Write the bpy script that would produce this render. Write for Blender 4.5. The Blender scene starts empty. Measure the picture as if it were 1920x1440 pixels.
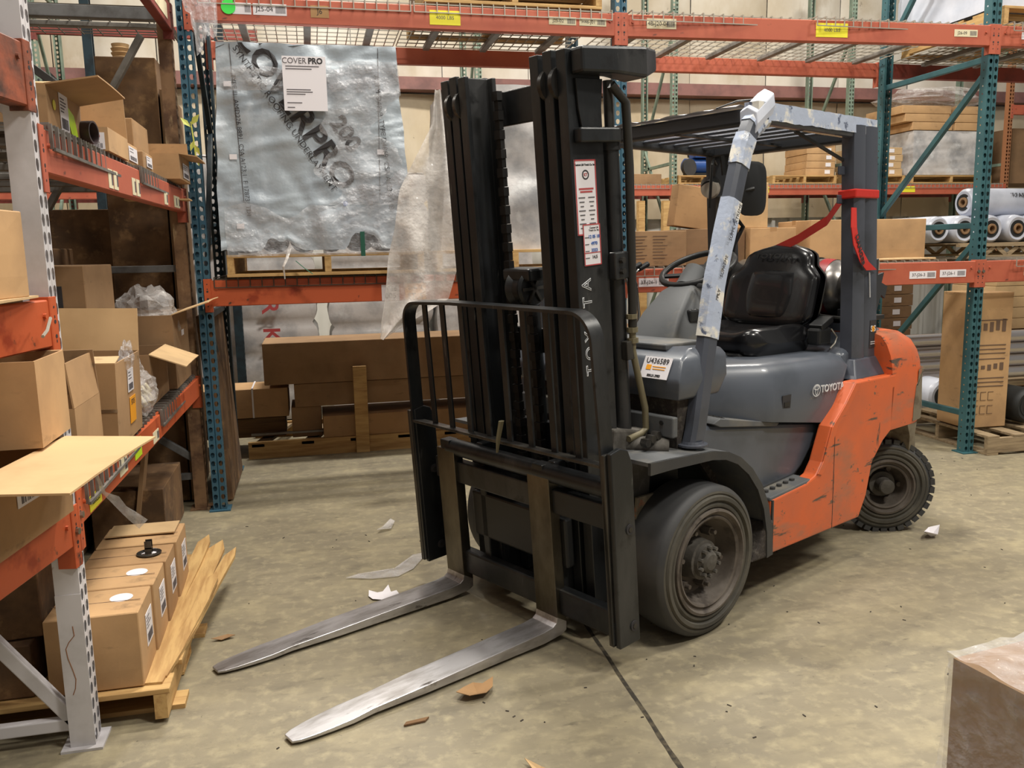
import bpy, bmesh, math, random
from math import sin, cos, pi, radians as RAD
from mathutils import Vector as V, Matrix, noise
sc = bpy.context.scene
COL = sc.collection
rnd = random.Random(7)

# ------------------------------------------------------------------ camera
cam = bpy.data.objects.new('camera', bpy.data.cameras.new('camera'))
COL.objects.link(cam)
cr = V((0.97344474, -0.22807691, -0.01965353)); cu = V((0.05440381, 0.14709415, 0.9876252)); cf = V((0.22236358, 0.96246778, -0.15559628))
cam.matrix_world = Matrix(((cr.x, cu.x, -cf.x, 0), (cr.y, cu.y, -cf.y, 0), (cr.z, cu.z, -cf.z, 1.5), (0, 0, 0, 1)))
cam.data.sensor_width = 36; cam.data.lens = 30; cam.data.clip_start = .02; cam.data.clip_end = 80
sc.camera = cam

# ------------------------------------------------------------------ world, lamps, exposure
sc.view_settings.view_transform = 'Standard'; sc.view_settings.look = 'None'
sc.view_settings.gamma = 1; sc.view_settings.use_curve_mapping = False
sc.view_settings.exposure = 0.0
w = bpy.data.worlds.new('world'); sc.world = w; w.use_nodes = True
bg = w.node_tree.nodes['Background']; bg.inputs[0].default_value = (1.0, .96, .9, 1); bg.inputs[1].default_value = .22

def lamp(name, x, y, z, sx, sy, power, col=(1, .95, .86), tilt=(0, 0)):
    L = bpy.data.lights.new(name, 'AREA'); L.shape = 'RECTANGLE'; L.size = sx; L.size_y = sy; L.energy = power; L.color = col
    o = bpy.data.objects.new(name, L); COL.objects.link(o); o.location = (x, y, z); o.rotation_euler = (tilt[0], tilt[1], 0)
lamp('high_bay_lamp', 1.4, 4.7, 6.6, 1.2, .5, 310)
lamp('high_bay_lamp', .5, 1.7, 6.6, 1.2, .5, 150)
lamp('high_bay_lamp', 3.4, -.4, 6.6, 1.2, .5, 300)
lamp('high_bay_lamp', 6.5, 3.0, 6.6, 1.2, .5, 290)
lamp('high_bay_lamp', .6, 8.3, 7.0, 1.2, .5, 330)
lamp('high_bay_lamp', 6.2, 8.5, 7.0, 1.2, .5, 260)
lamp('high_bay_lamp', -4.5, 8.5, 7.0, 1.2, .5, 160)
lamp('high_bay_lamp', -3.5, 2.2, 7.0, 1.2, .5, 60)

# ------------------------------------------------------------------ materials
def lin(c):
    return tuple(((v / 255) / 12.92 if v / 255 <= .04045 else ((v / 255 + .055) / 1.055) ** 2.4) for v in c) + (1,)
MATS = {}
def mat(name, c, rough=.6, metal=0, layers=(), bump=0, bscale=40, alpha=1, trans=0, spec=.5, coat=0, bstretch=(1, 1, 1), brough=.6):
    """layers: (colour, scale, lo, hi, stretch) laid over the base by thresholded noise"""
    m = bpy.data.materials.new(name); m.use_nodes = True; nt = m.node_tree; N = nt.nodes; Lk = nt.links
    b = N['Principled BSDF']; b.inputs['Roughness'].default_value = rough; b.inputs['Metallic'].default_value = metal
    b.inputs['Alpha'].default_value = alpha; b.inputs['Transmission Weight'].default_value = trans
    b.inputs['Specular IOR Level'].default_value = spec; b.inputs['Coat Weight'].default_value = coat
    tc = N.new('ShaderNodeTexCoord'); prev = None; col = lin(c)
    def noi(scale, stretch, detail=6, rg=.6):
        mp = N.new('ShaderNodeMapping'); mp.inputs['Scale'].default_value = stretch
        Lk.new(tc.outputs['Object'], mp.inputs[0]); n = N.new('ShaderNodeTexNoise')
        n.inputs['Scale'].default_value = scale; n.inputs['Detail'].default_value = detail; n.inputs['Roughness'].default_value = rg
        Lk.new(mp.outputs[0], n.inputs['Vector']); return n
    for (c2, s, lo, hi, st) in layers:
        n = noi(s, st); mr = N.new('ShaderNodeMapRange'); mr.inputs[1].default_value = lo; mr.inputs[2].default_value = hi
        Lk.new(n.outputs[0], mr.inputs[0]); mx = N.new('ShaderNodeMix'); mx.data_type = 'RGBA'
        Lk.new(mr.outputs[0], mx.inputs[0])
        if prev is None: mx.inputs[6].default_value = col
        else: Lk.new(prev, mx.inputs[6])
        mx.inputs[7].default_value = lin(c2); prev = mx.outputs[2]
    if prev is None: b.inputs['Base Color'].default_value = col
    else: Lk.new(prev, b.inputs['Base Color'])
    if bump:
        n = noi(bscale, bstretch, 5, brough); bp = N.new('ShaderNodeBump'); bp.inputs['Strength'].default_value = min(1, bump); bp.inputs['Distance'].default_value = .004 * max(1, bump)
        Lk.new(n.outputs[0], bp.inputs['Height']); Lk.new(bp.outputs[0], b.inputs['Normal'])
    MATS[name] = m; return m
S1 = (1, 1, 1)
mat('concrete', (146, 136, 112), .58, layers=[((122, 114, 97), 1.1, .34, .68, S1), ((168, 156, 124), 2.3, .46, .76, (1, 1.6, 1)), ((100, 93, 79), 4.5, .50, .78, (1, 2.4, 1)), ((132, 123, 102), 11, .38, .72, S1), ((164, 153, 124), 19, .50, .76, S1), ((84, 78, 66), 9, .64, .80, (1, 3, 1)), ((66, 60, 51), 48, .66, .76, S1)], bump=.4, bscale=30)
mat('joint', (50, 45, 37), .9, layers=[((84, 76, 60), 30, .45, .6, S1)])
CB = [('card_a', (190, 152, 108)), ('card_b', (172, 135, 94)), ('card_c', (200, 168, 124)), ('card_d', (150, 118, 84)), ('card_e', (134, 104, 74))]
for n_, c_ in CB:
    mat(n_, c_, .85, layers=[(tuple(int(v * .88) for v in c_), 3, .42, .66, S1), (tuple(int(v * .75) for v in c_), 9, .62, .76, (1, 1, 2.5))], bump=.12, bscale=25)
mat('card_bright', (206, 170, 124), .8, layers=[((192, 156, 112), 4, .45, .7, S1)])
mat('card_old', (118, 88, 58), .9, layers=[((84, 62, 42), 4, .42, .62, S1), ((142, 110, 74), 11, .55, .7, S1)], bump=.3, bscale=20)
mat('tape', (176, 138, 96), .15, spec=.8)
mat('beam_orange', (178, 92, 67), .55, layers=[((168, 82, 60), 5, .45, .65, S1), ((112, 62, 48), 18, .66, .74, (.5, 1, 1))], bump=.05)
mat('beam_bright', (188, 88, 50), .45, layers=[((150, 58, 30), 7, .56, .68, S1), ((82, 52, 38), 16, .64, .72, S1)], bump=.1)
mat('beam_rusty', (150, 76, 48), .6, layers=[((98, 56, 40), 7, .40, .58, S1), ((66, 40, 30), 12, .56, .68, S1)], bump=.3)
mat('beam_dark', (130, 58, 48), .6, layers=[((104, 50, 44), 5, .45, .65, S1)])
mat('steel_blue', (60, 98, 116), .5, layers=[((44, 84, 106), 5, .45, .65, S1), ((120, 126, 122), 26, .70, .76, S1)], bump=.05)
mat('steel_dark', (30, 52, 62), .55, layers=[((20, 34, 42), 8, .45, .62, S1)])
mat('steel_teal', (52, 94, 100), .5, layers=[((42, 78, 86), 5, .45, .65, S1)], bump=.05)
mat('steel_green', (120, 136, 120), .6, layers=[((96, 112, 100), 6, .45, .65, S1)])
mat('steel_tan', (140, 108, 78), .8, layers=[((92, 66, 48), 7, .45, .62, S1), ((186, 160, 120), 9, .60, .70, (1, 1, .4))], bump=.1)
mat('steel_brown', (150, 100, 66), .7)
mat('steel_white', (205, 202, 205), .45, layers=[((176, 172, 172), 3, .45, .65, S1), ((150, 110, 70), 5, .66, .76, (1, 1, .5)), ((120, 74, 44), 20, .70, .76, S1)], bump=.05)
mat('rust', (140, 90, 50), .9)
mat('grey_brace', (112, 112, 112), .6, layers=[((84, 82, 80), 7, .45, .65, S1)])
mat('galv', (128, 124, 118), .5, .3, layers=[((96, 92, 86), 7, .45, .65, S1)])
mat('wire', (170, 164, 152), .45, .5)
mat('wire_dark', (84, 76, 66), .55, .4)
mat('bolt', (150, 145, 132), .35, .9)
mat('wood', (196, 160, 104), .75, layers=[((168, 130, 80), 6, .42, .64, (.6, 6, 6)), ((132, 98, 60), 9, .64, .76, (.5, 5, 5))], bump=.2, bscale=20, bstretch=(.3, 5, 5))
mat('wood_y', (196, 160, 104), .75, layers=[((168, 130, 80), 6, .42, .64, (6, .6, 6)), ((132, 98, 60), 9, .64, .76, (5, .5, 5))], bump=.2, bscale=20, bstretch=(5, .3, 5))
mat('wood_grey', (158, 138, 108), .85, layers=[((124, 106, 82), 6, .42, .64, (.6, 6, 6))], bump=.2)
mat('wood_dark', (112, 84, 52), .85, layers=[((84, 62, 40), 6, .42, .64, (.6, 6, 6))])
mat('mast_black', (30, 32, 34), .38, .15, layers=[((58, 58, 58), 5, .48, .68, (1, 1, .25)), ((86, 86, 84), 24, .66, .74, (1, 1, .2)), ((24, 24, 25), 9, .56, .66, S1)], bump=.12)
mat('steel_wear', (52, 50, 48), .35, .5, layers=[((86, 83, 78), 9, .45, .65, (1, 1, .3))], bump=.1)
mat('fork_steel', (206, 204, 206), .40, .82, layers=[((160, 156, 154), 7, .42, .62, (.5, 2, 2)), ((80, 72, 66), 16, .62, .74, (.5, 2, 1))], bump=.06, bscale=60)
mat('fork_shank', (112, 106, 94), .34, .9, layers=[((80, 74, 64), 5, .42, .62, (1, 1, .5))], bump=.06)
mat('chain', (30, 28, 27), .55, .4)
mat('charcoal', (82, 87, 96), .34, coat=.15, layers=[((70, 75, 83), 3, .45, .65, S1), ((112, 108, 100), 12, .68, .78, (.6, 1, 2))], bump=.03)
mat('charcoal_dull', (88, 90, 92), .62, layers=[((112, 108, 100), 6, .5, .7, S1)], bump=.1)
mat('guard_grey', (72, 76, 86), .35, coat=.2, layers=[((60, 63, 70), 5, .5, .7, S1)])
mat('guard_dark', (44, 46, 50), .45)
mat('truck_orange', (212, 98, 50), .42, coat=.1, layers=[((196, 96, 58), 3, .45, .66, S1), ((150, 104, 80), 1.7, .54, .72, (1, 1, 2)), ((166, 106, 80), 4, .56, .70, (.6, 1, 2)), ((84, 68, 58), 9, .615, .66, (.35, 1, 2.2)), ((96, 80, 66), 26, .63, .68, (.5, 1, .9)), ((70, 56, 48), 7, .66, .70, (1.6, 1, .4))], bump=.06)
mat('cw_grey', (120, 110, 92), .7, layers=[((178, 166, 138), 7, .50, .62, (1, 1, .5)), ((96, 84, 68), 12, .52, .66, S1), ((190, 96, 56), 5, .62, .68, S1)], bump=.2)
mat('rubber', (56, 56, 57), .62, layers=[((70, 68, 64), 4, .45, .7, S1)], bump=.12)
mat('rubber_side', (84, 80, 71), .85, layers=[((66, 63, 56), 6, .42, .64, S1)], bump=.2)
mat('rim', (84, 76, 68), .75, layers=[((102, 94, 86), 7, .45, .65, S1), ((60, 52, 46), 12, .56, .68, S1)], bump=.3)
mat('hub', (74, 70, 64), .8, layers=[((96, 92, 86), 20, .45, .65, S1)], bump=.3)
mat('dirt', (56, 50, 46), .95, layers=[((84, 78, 70), 40, .5, .65, S1)], bump=1, bscale=60)
mat('vinyl', (20, 20, 22), .25, coat=.3, bump=.05, bscale=80)
mat('plastic_black', (26, 27, 28), .45)
mat('cable', (38, 36, 32), .5)
mat('hose_tan', (112, 104, 80), .5)
mat('chrome', (180, 178, 176), .22, 1, bump=.15, bscale=9)
mat('tank', (168, 164, 160), .28, .85, layers=[((120, 116, 112), 4, .45, .66, S1), ((98, 88, 80), 14, .62, .72, S1)], bump=.05)
mat('red_band', (150, 40, 44), .4, layers=[((120, 90, 88), 8, .58, .7, S1)])
mat('lens', (190, 182, 170), .1)
mat('film_tape', (176, 186, 206), .2, layers=[((228, 224, 214), 9, .52, .60, S1), ((96, 104, 124), 15, .60, .66, S1)], bump=.6, bscale=22)
mat('paper', (226, 222, 226), .6)
mat('paper_cream', (214, 204, 172), .7, layers=[((184, 166, 126), 9, .55, .7, S1)])
mat('ink', (46, 44, 46), .7)
mat('ink_soft', (96, 92, 96), .7)
mat('ink_brown', (104, 82, 66), .8)
mat('ink_red', (176, 70, 72), .6)
mat('red', (196, 44, 40), .5)
mat('tape_red', (196, 44, 34), .35, bump=.2)
mat('tag_yellow', (232, 222, 52), .5)
mat('tag_orange', (244, 166, 40), .5)
mat('tag_green', (196, 232, 40), .5)
mat('tag_lime', (70, 220, 84), .4)
mat('white_text', (206, 208, 210), .5)
mat('tarp', (170, 180, 188), .34, layers=[((150, 160, 170), 2.2, .42, .66, S1), ((184, 192, 200), 5, .54, .7, S1)], bump=4, bscale=5, brough=.5)
mat('tarp_ink', (84, 82, 84), .5)
mat('rolls_dark', (34, 36, 36), .6)
mat('silver_wrap', (196, 192, 190), .35, layers=[((150, 150, 152), 3, .45, .65, S1), ((200, 200, 200), 8, .56, .7, S1)], bump=1, bscale=9, brough=.55)
mat('white_wrap', (206, 210, 222), .3, layers=[((186, 192, 206), 3, .45, .65, S1)], bump=.5, bscale=7)
mat('insulation', (222, 216, 204), .55, layers=[((188, 174, 150), .5, .42, .62, (1, 1, .6)), ((160, 140, 108), 1.4, .60, .75, (1, 1, .4)), ((216, 208, 194), 1.1, .54, .68, S1), ((96, 80, 62), 6, .70, .78, (1, 1, .5))], bump=.6, bscale=2.5)
mat('insulation_low', (204, 190, 166), .6, layers=[((170, 150, 118), .6, .42, .62, (1, 1, .5)), ((196, 180, 150), 1.6, .56, .7, S1), ((92, 78, 60), 7, .68, .76, (1, 1, .5))], bump=.5, bscale=2.5)
mat('mauve_steel', (140, 98, 92), .6, layers=[((118, 84, 80), 4, .45, .65, S1)])
mat('wall_metal', (200, 198, 192), .5, layers=[((174, 170, 162), 1.2, .45, .65, (2, 1, .4))])
mat('pipe_metal', (222, 216, 214), .25, .8)
mat('blue_paint', (34, 74, 142), .4)
mat('purple_tube', (70, 58, 60), .35)
mat('strap_green', (30, 84, 66), .5)
mat('leaf_yellow', (190, 196, 96), .5)
mat('belt_blue', (60, 100, 170), .5)

def film_mat(name, tint, fac, rough, bump, bscale):
    m = bpy.data.materials.new(name); m.use_nodes = True; nt = m.node_tree; N = nt.nodes; Lk = nt.links
    out = N['Material Output']; b = N['Principled BSDF']; b.inputs['Base Color'].default_value = lin(tint); b.inputs['Roughness'].default_value = rough
    b.inputs['Specular IOR Level'].default_value = .9
    tr = N.new('ShaderNodeBsdfTransparent'); mx = N.new('ShaderNodeMixShader')
    tc = N.new('ShaderNodeTexCoord'); n = N.new('ShaderNodeTexNoise'); n.inputs['Scale'].default_value = bscale; n.inputs['Detail'].default_value = 4
    Lk.new(tc.outputs['Object'], n.inputs['Vector'])
    bp = N.new('ShaderNodeBump'); bp.inputs['Strength'].default_value = bump; bp.inputs['Distance'].default_value = .02
    Lk.new(n.outputs[0], bp.inputs['Height']); Lk.new(bp.outputs[0], b.inputs['Normal'])
    mr = N.new('ShaderNodeMapRange'); mr.inputs[1].default_value = .4; mr.inputs[2].default_value = .7; mr.inputs[3].default_value = fac * .75; mr.inputs[4].default_value = min(1, fac * 1.4)
    Lk.new(n.outputs[0], mr.inputs[0]); Lk.new(mr.outputs[0], mx.inputs[0])
    Lk.new(tr.outputs[0], mx.inputs[1]); Lk.new(b.outputs[0], mx.inputs[2]); Lk.new(mx.outputs[0], out.inputs[0]); MATS[name] = m
film_mat('film', (222, 218, 216), .34, .14, 1, 14)
film_mat('film_clear', (226, 226, 230), .26, .12, 1, 24)
film_mat('film_milky', (226, 220, 214), .66, .15, 1, 9)

# ------------------------------------------------------------------ mesh builder
class MB:
    def __init__(s, f=None): s.v = []; s.f = []; s.xf = f
    def add(s, vs, fs):
        n = len(s.v); s.v += [tuple(s.xf(*p)) if s.xf else tuple(p) for p in vs]; s.f += [tuple(i + n for i in q) for q in fs]; return s
    def box(s, x0, x1, y0, y1, z0, z1):
        return s.add([(x0, y0, z0), (x1, y0, z0), (x1, y1, z0), (x0, y1, z0), (x0, y0, z1), (x1, y0, z1), (x1, y1, z1), (x0, y1, z1)],
                     [(0, 3, 2, 1), (4, 5, 6, 7), (0, 1, 5, 4), (1, 2, 6, 5), (2, 3, 7, 6), (3, 0, 4, 7)])
    def hexa(s, a, b):   # two quads a, b (4 points each)
        return s.add(list(a) + list(b), [(0, 3, 2, 1), (4, 5, 6, 7), (0, 1, 5, 4), (1, 2, 6, 5), (2, 3, 7, 6), (3, 0, 4, 7)])
    def obox(s, c, ax, ay, az):   # centre and half axes
        c, ax, ay, az = V(c), V(ax), V(ay), V(az)
        q = [c - ax - ay, c + ax - ay, c + ax + ay, c - ax + ay]
        return s.hexa([p - az for p in q], [p + az for p in q])
    def bar(s, p0, p1, wd, th, up=(0, 0, 1)):   # rectangular bar between two points
        p0, p1 = V(p0), V(p1); d = (p1 - p0); d.normalize(); up = V(up)
        if abs(d.dot(up)) > .99: up = V((0, 1, 0))
        a = d.cross(up).normalized(); b = a.cross(d).normalized()
        q = [-a * wd / 2 - b * th / 2, a * wd / 2 - b * th / 2, a * wd / 2 + b * th / 2, -a * wd / 2 + b * th / 2]
        return s.hexa([p0 + k for k in q], [p1 + k for k in q])
    def prism(s, poly, lo, hi, plane='xz'):
        n = len(poly)
        mk = {'xz': lambda a, b, c: (a, c, b), 'xy': lambda a, b, c: (a, b, c), 'yz': lambda a, b, c: (c, a, b)}[plane]
        vs = [mk(a, b, lo) for a, b in poly] + [mk(a, b, hi) for a, b in poly]
        return s.add(vs, [tuple(range(n))[::-1], tuple(range(n, 2 * n))] + [(i, (i + 1) % n, n + (i + 1) % n, n + i) for i in range(n)])
    def cyl(s, p0, p1, r0, r1=None, n=16, caps=True):
        return s.tube([p0, p1], [r0, r0 if r1 is None else r1], n, caps)
    def tube(s, pts, r, n=8, caps=True, flat=1):
        pts = [V(p) for p in pts]; k = len(pts); rs = r if isinstance(r, (list, tuple)) else [r] * k
        d0 = (pts[1] - pts[0]).normalized(); up = V((0, 0, 1)) if abs(d0.z) < .9 else V((0, 1, 0)); a = d0.cross(up).normalized()
        vs = []; 
        for i, p in enumerate(pts):
            d = (pts[min(i + 1, k - 1)] - pts[max(i - 1, 0)]).normalized(); a = (a - d * a.dot(d)).normalized(); b = d.cross(a)
            for j in range(n):
                t = 2 * pi * j / n; vs.append(p + a * rs[i] * cos(t) + b * rs[i] * flat * sin(t))
        fs = [(i * n + j, i * n + (j + 1) % n, (i + 1) * n + (j + 1) % n, (i + 1) * n + j) for i in range(k - 1) for j in range(n)]
        if caps: fs += [tuple(range(n))[::-1], tuple(range((k - 1) * n, k * n))]
        return s.add(vs, fs)
    def lathe(s, prof, c, axis, n=40):   # prof: (distance along axis, radius)
        c, d = V(c), V(axis).normalized(); up = V((0, 0, 1)) if abs(d.z) < .9 else V((1, 0, 0)); a = d.cross(up).normalized(); b = d.cross(a)
        vs = [c + d * h + (a * cos(2 * pi * j / n) + b * sin(2 * pi * j / n)) * r for h, r in prof for j in range(n)]
        k = len(prof); fs = [(i * n + j, i * n + (j + 1) % n, (i + 1) * n + (j + 1) % n, (i + 1) * n + j) for i in range(k - 1) for j in range(n)]
        return s.add(vs, fs)
    def loft(s, rings, caps=True):
        n = len(rings[0]); k = len(rings); vs = [p for r in rings for p in r]
        fs = [(i * n + j, i * n + (j + 1) % n, (i + 1) * n + (j + 1) % n, (i + 1) * n + j) for i in range(k - 1) for j in range(n)]
        if caps: fs += [tuple(range(n))[::-1], tuple(range((k - 1) * n, k * n))]
        return s.add(vs, fs)
    def grid(s, fn, nu, nv):
        vs = [fn(i / nu, j / nv) for j in range(nv + 1) for i in range(nu + 1)]
        return s.add(vs, [(j * (nu + 1) + i, j * (nu + 1) + i + 1, (j + 1) * (nu + 1) + i + 1, (j + 1) * (nu + 1) + i) for j in range(nv) for i in range(nu)])
    def cells(s, o, a, b, cw, ch, nx, ny, hole, skip=None):   # a sheet with a hole in each cell; a, b unit vectors
        o, a, b = V(o), V(a), V(b)
        out = [(-.5, -.5), (0, -.5), (.5, -.5), (.5, 0), (.5, .5), (0, .5), (-.5, .5), (-.5, 0)]
        for j in range(ny):
            for i in range(nx):
                c = o + a * (cw * (i + .5)) + b * (ch * (j + .5))
                vs = [c + a * (cw * p) + b * (ch * q) for p, q in out] + [c + a * p + b * q for p, q in hole]
                s.add(vs, [(k, (k + 1) % 8, 8 + (k + 1) % 8, 8 + k) for k in range(8)])
        return s
    def build(s, name, m, parent=None, bevel=0, smooth=False, seg=2, kind=None, label=None, norm=True, solid=0):
        me = bpy.data.meshes.new(name); me.from_pydata([tuple(p) for p in s.v], [], s.f)
        if norm or bevel:
            bm = bmesh.new(); bm.from_mesh(me)
            if norm: bmesh.ops.recalc_face_normals(bm, faces=bm.faces)
            if bevel:
                ed = [e for e in bm.edges if len(e.link_faces) == 2 and e.calc_face_angle(0) > .5]
                bmesh.ops.bevel(bm, geom=ed, offset=bevel, segments=seg, affect='EDGES', profile=.5, clamp_overlap=True)
            bm.to_mesh(me); bm.free()
        me.materials.append(MATS[m])
        if smooth:
            for p in me.polygons: p.use_smooth = True
            try: me.set_sharp_from_angle(angle=RAD(smooth if smooth is not True else 40))
            except Exception: pass
        o = bpy.data.objects.new(name, me); COL.objects.link(o)
        if parent: o.parent = parent
        if solid:
            md = o.modifiers.new('s', 'SOLIDIFY'); md.thickness = solid
        if kind: o['kind'] = kind
        if label: o['label'] = label
        return o

def tag(o, label=None, cat=None, group=None, kind=None):
    if label: o['label'] = label
    if cat: o['category'] = cat
    if group: o['group'] = group
    if kind: o['kind'] = kind
    return o
def T(name, label, cat, loc=(0, 0, 0), rz=0, group=None, rx=0, ry=0):
    o = bpy.data.objects.new(name, None); o.empty_display_size = .1; COL.objects.link(o); o.location = loc; o.rotation_euler = (rx, ry, rz)
    return tag(o, label, cat, group)

def clip_top(o, z):
    bm = bmesh.new(); bm.from_mesh(o.data); bmesh.ops.bisect_plane(bm, geom=bm.verts[:] + bm.edges[:] + bm.faces[:], plane_co=(0, 0, z), plane_no=(0, 0, 1), clear_outer=True); bm.to_mesh(o.data); bm.free()
def text(body, name, parent, m, org, R, U, size, ext=.0006, bold=0, fn=None, hollow=False, align='CENTER', sx=1, label=None):
    cu_ = bpy.data.curves.new('t', 'FONT'); cu_.body = body; cu_.size = size; cu_.extrude = ext; cu_.offset = bold; cu_.align_x = align; cu_.align_y = 'CENTER'
    cu_.resolution_u = 3
    if hollow: cu_.fill_mode = 'NONE'; cu_.bevel_depth = hollow; cu_.bevel_resolution = 0; cu_.extrude = 0
    to = bpy.data.objects.new('t', cu_); me = bpy.data.meshes.new_from_object(to)
    bpy.data.objects.remove(to); bpy.data.curves.remove(cu_)
    R, U, org = V(R).normalized(), V(U).normalized(), V(org); Nn = R.cross(U)
    for v in me.vertices:
        p = org + R * v.co.x * sx + U * v.co.y + Nn * v.co.z
        v.co = fn(p) if fn else p
    me.materials.clear(); me.materials.append(MATS[m]); me.name = name
    o = bpy.data.objects.new(name, me); COL.objects.link(o); o.parent = parent
    if label: o['label'] = label
    return o

def sticker(parent, org, R, U, w_, h_, m='paper', lines=4, barcode=True, txt=None, tsize=None, tink='ink', ink='ink_soft', name='sticker', label=None, flat=False, tpos=.28):
    """paper label: plate plus its printed lines and bars; R right, U up"""
    R, U, org = V(R).normalized(), V(U).normalized(), V(org); N_ = R.cross(U)
    a = MB().obox(org + N_ * .0008, R * w_ / 2, U * h_ / 2, N_ * .0008).build(name, m, parent, label=label)
    b = MB(); o = org + N_ * .0019
    rg = random.Random(int(org.x * 977 + org.y * 631 + org.z * 389))
    if lines:
        for i in range(lines):
            y = h_ * (.36 - (.42 if barcode else .78) * i / max(1, lines)) - (h_ * .16 if txt else 0)
            ww = w_ * (.34 - .18 * rg.random()); b.obox(o + U * y + R * (-w_ * .42 + ww), R * ww, U * h_ * .018, N_ * .0003)
    if barcode:
        x = -w_ * .38
        while x < w_ * .38:
            t = w_ * rg.choice((.008, .014, .022)); b.obox(o + R * x - U * h_ * .28, R * t / 2, U * h_ * .14, N_ * .0003); x += t + w_ * rg.choice((.012, .02, .03))
    par = parent if flat else a
    if b.v: b.build('print', ink, par, norm=False)
    if txt: text(txt, 'lettering', par, tink, o + U * h_ * tpos, R, U, tsize or h_ * .3)
    return a

# ------------------------------------------------------------------ setting
fl = MB()
fl.add([(-9, -6, 0), (16, -6, 0), (16, 13, 0), (-9, 13, 0)], [(0, 1, 2, 3)])
tag(fl.build('floor', 'concrete'), kind='structure')
jt = MB(); pts = []
ys = [3.3 - i * .06 for i in range(80)]
L_ = [(.975 + .012 * noise.noise(V((y * 3, 0, 0))) + (y - 2.2) * .03 - .008 - .005 * abs(noise.noise(V((y * 9, 1, 0)))), y) for y in ys]
R_ = [(.975 + .012 * noise.noise(V((y * 3, 0, 0))) + (y - 2.2) * .03 + .006 + .008 * abs(noise.noise(V((y * 9, 5, 0)))), y) for y in ys]
for i in range(len(ys) - 1): jt.add([(*L_[i], .001), (*R_[i], .001), (*R_[i + 1], .001), (*L_[i + 1], .001)], [(0, 1, 2, 3)])
tag(jt.build('trim_1', 'joint'), kind='structure')
# back wall: insulation blankets hung in vertical strips above and below a mauve girt, ribbed metal at the bottom
def blanket(x0, x1, z0, z1, m, sag, nm='insulation_panel'):
    mb = MB(); mb.grid(lambda a, b: (x0 + (x1 - x0) * a, 12.0 - sag * (sin(pi * a) ** .6) * (.6 + .4 * sin(pi * b)) - .03 * noise.noise(V((x0 + a * 3, b * 4, z0))), z0 + (z1 - z0) * b), 10, 8)
    return mb.build(nm, m, WALL, smooth=60)
WALL = MB().box(-9, 16, 12.06, 12.2, 0, 8).build('wall_back', 'wall_metal'); tag(WALL, kind='structure')
x = -9
while x < 16:
    blanket(x, x + 1.2, 3.78, 7.9, 'insulation', .09); blanket(x, x + 1.2, 1.9, 3.6, 'insulation_low', .07); x += 1.21
rb = MB()
x = -9
while x < 16: rb.box(x, x + .05, 12.0, 12.06, 0, 1.9); x += .3
rb.build('wall_rib', 'wall_metal', WALL, kind='stuff')
g = MB().box(-9, 16, 11.75, 11.98, 3.62, 3.64).box(-9, 16, 11.73, 11.75, 3.62, 3.78).box(-9, 16, 11.75, 11.98, 3.76, 3.78)
tag(g.build('trim_2', 'mauve_steel'), kind='structure')
tag(MB().box(-9.1, -9, -6, 12.2, 0, 8).build('wall_left', 'insulation'), kind='structure')

# ------------------------------------------------------------------ rack parts
TEAR = [(-.007, -.010), (0, -.0135), (.007, -.010), (.0105, .002), (.008, .011), (0, .0145), (-.008, .011), (-.0105, .002)]
DIA = [(-.004, -.004), (0, -.006), (.004, -.004), (.006, 0), (.004, .004), (0, .006), (-.004, .004), (-.006, 0)]
def post(parent, x, y, h, face, m, big=1.0, w_=.076, d_=.07, name='post', z0=0.008, sidehole=True):
    """perforated channel post; face = direction (dx, dy) the toothed face looks; (x, y) is the centre of that face"""
    fx, fy = face; Fv = V((fx, fy, 0)); A = V((-fy, fx, 0))   # A runs along the face
    ny = int((h - z0) / .0508); hh = ny * .0508
    t = [(a * big, b * big) for a, b in TEAR]
    mb = MB(); o = V((x, y, z0)) - A * w_ / 2
    # the face folds into a shallow groove along its middle
    mb.cells(o, A, (0, 0, 1), w_ / 2 - .004, .0508, 1, ny, t)
    mb.cells(o + A * (w_ / 2 + .004), A, (0, 0, 1), w_ / 2 - .004, .0508, 1, ny, t)
    c = V((x, y, z0)); g1, g2, gi = c - A * .004, c + A * .004, c - Fv * .006
    for p, q in ((g1, gi), (gi, g2)): mb.add([p, q, q + V((0, 0, hh)), p + V((0, 0, hh))], [(0, 1, 2, 3)])
    for sgn in (-1, 1):
        s0 = V((x, y, z0)) + A * sgn * w_ / 2
        if sidehole:
            mb.add([s0, s0 - Fv * .02, s0 - Fv * .02 + V((0, 0, hh)), s0 + V((0, 0, hh))], [(0, 1, 2, 3)])
            mb.cells(s0 - Fv * .02, -Fv, (0, 0, 1), d_ - .03, .0508, 1, ny, DIA)
            e = s0 - Fv * (d_ - .01); mb.add([e, e - Fv * .01, e - Fv * .01 + V((0, 0, hh)), e + V((0, 0, hh))], [(0, 1, 2, 3)])
        else: mb.add([s0, s0 - Fv * d_, s0 - Fv * d_ + V((0, 0, hh)), s0 + V((0, 0, hh))], [(0, 1, 2, 3)])
        l0 = s0 - Fv * d_; l1 = l0 - A * sgn * .018
        mb.add([l0, l1, l1 + V((0, 0, hh)), l0 + V((0, 0, hh))], [(0, 1, 2, 3)])
    return mb.build(name, m, parent, norm=False)

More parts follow.
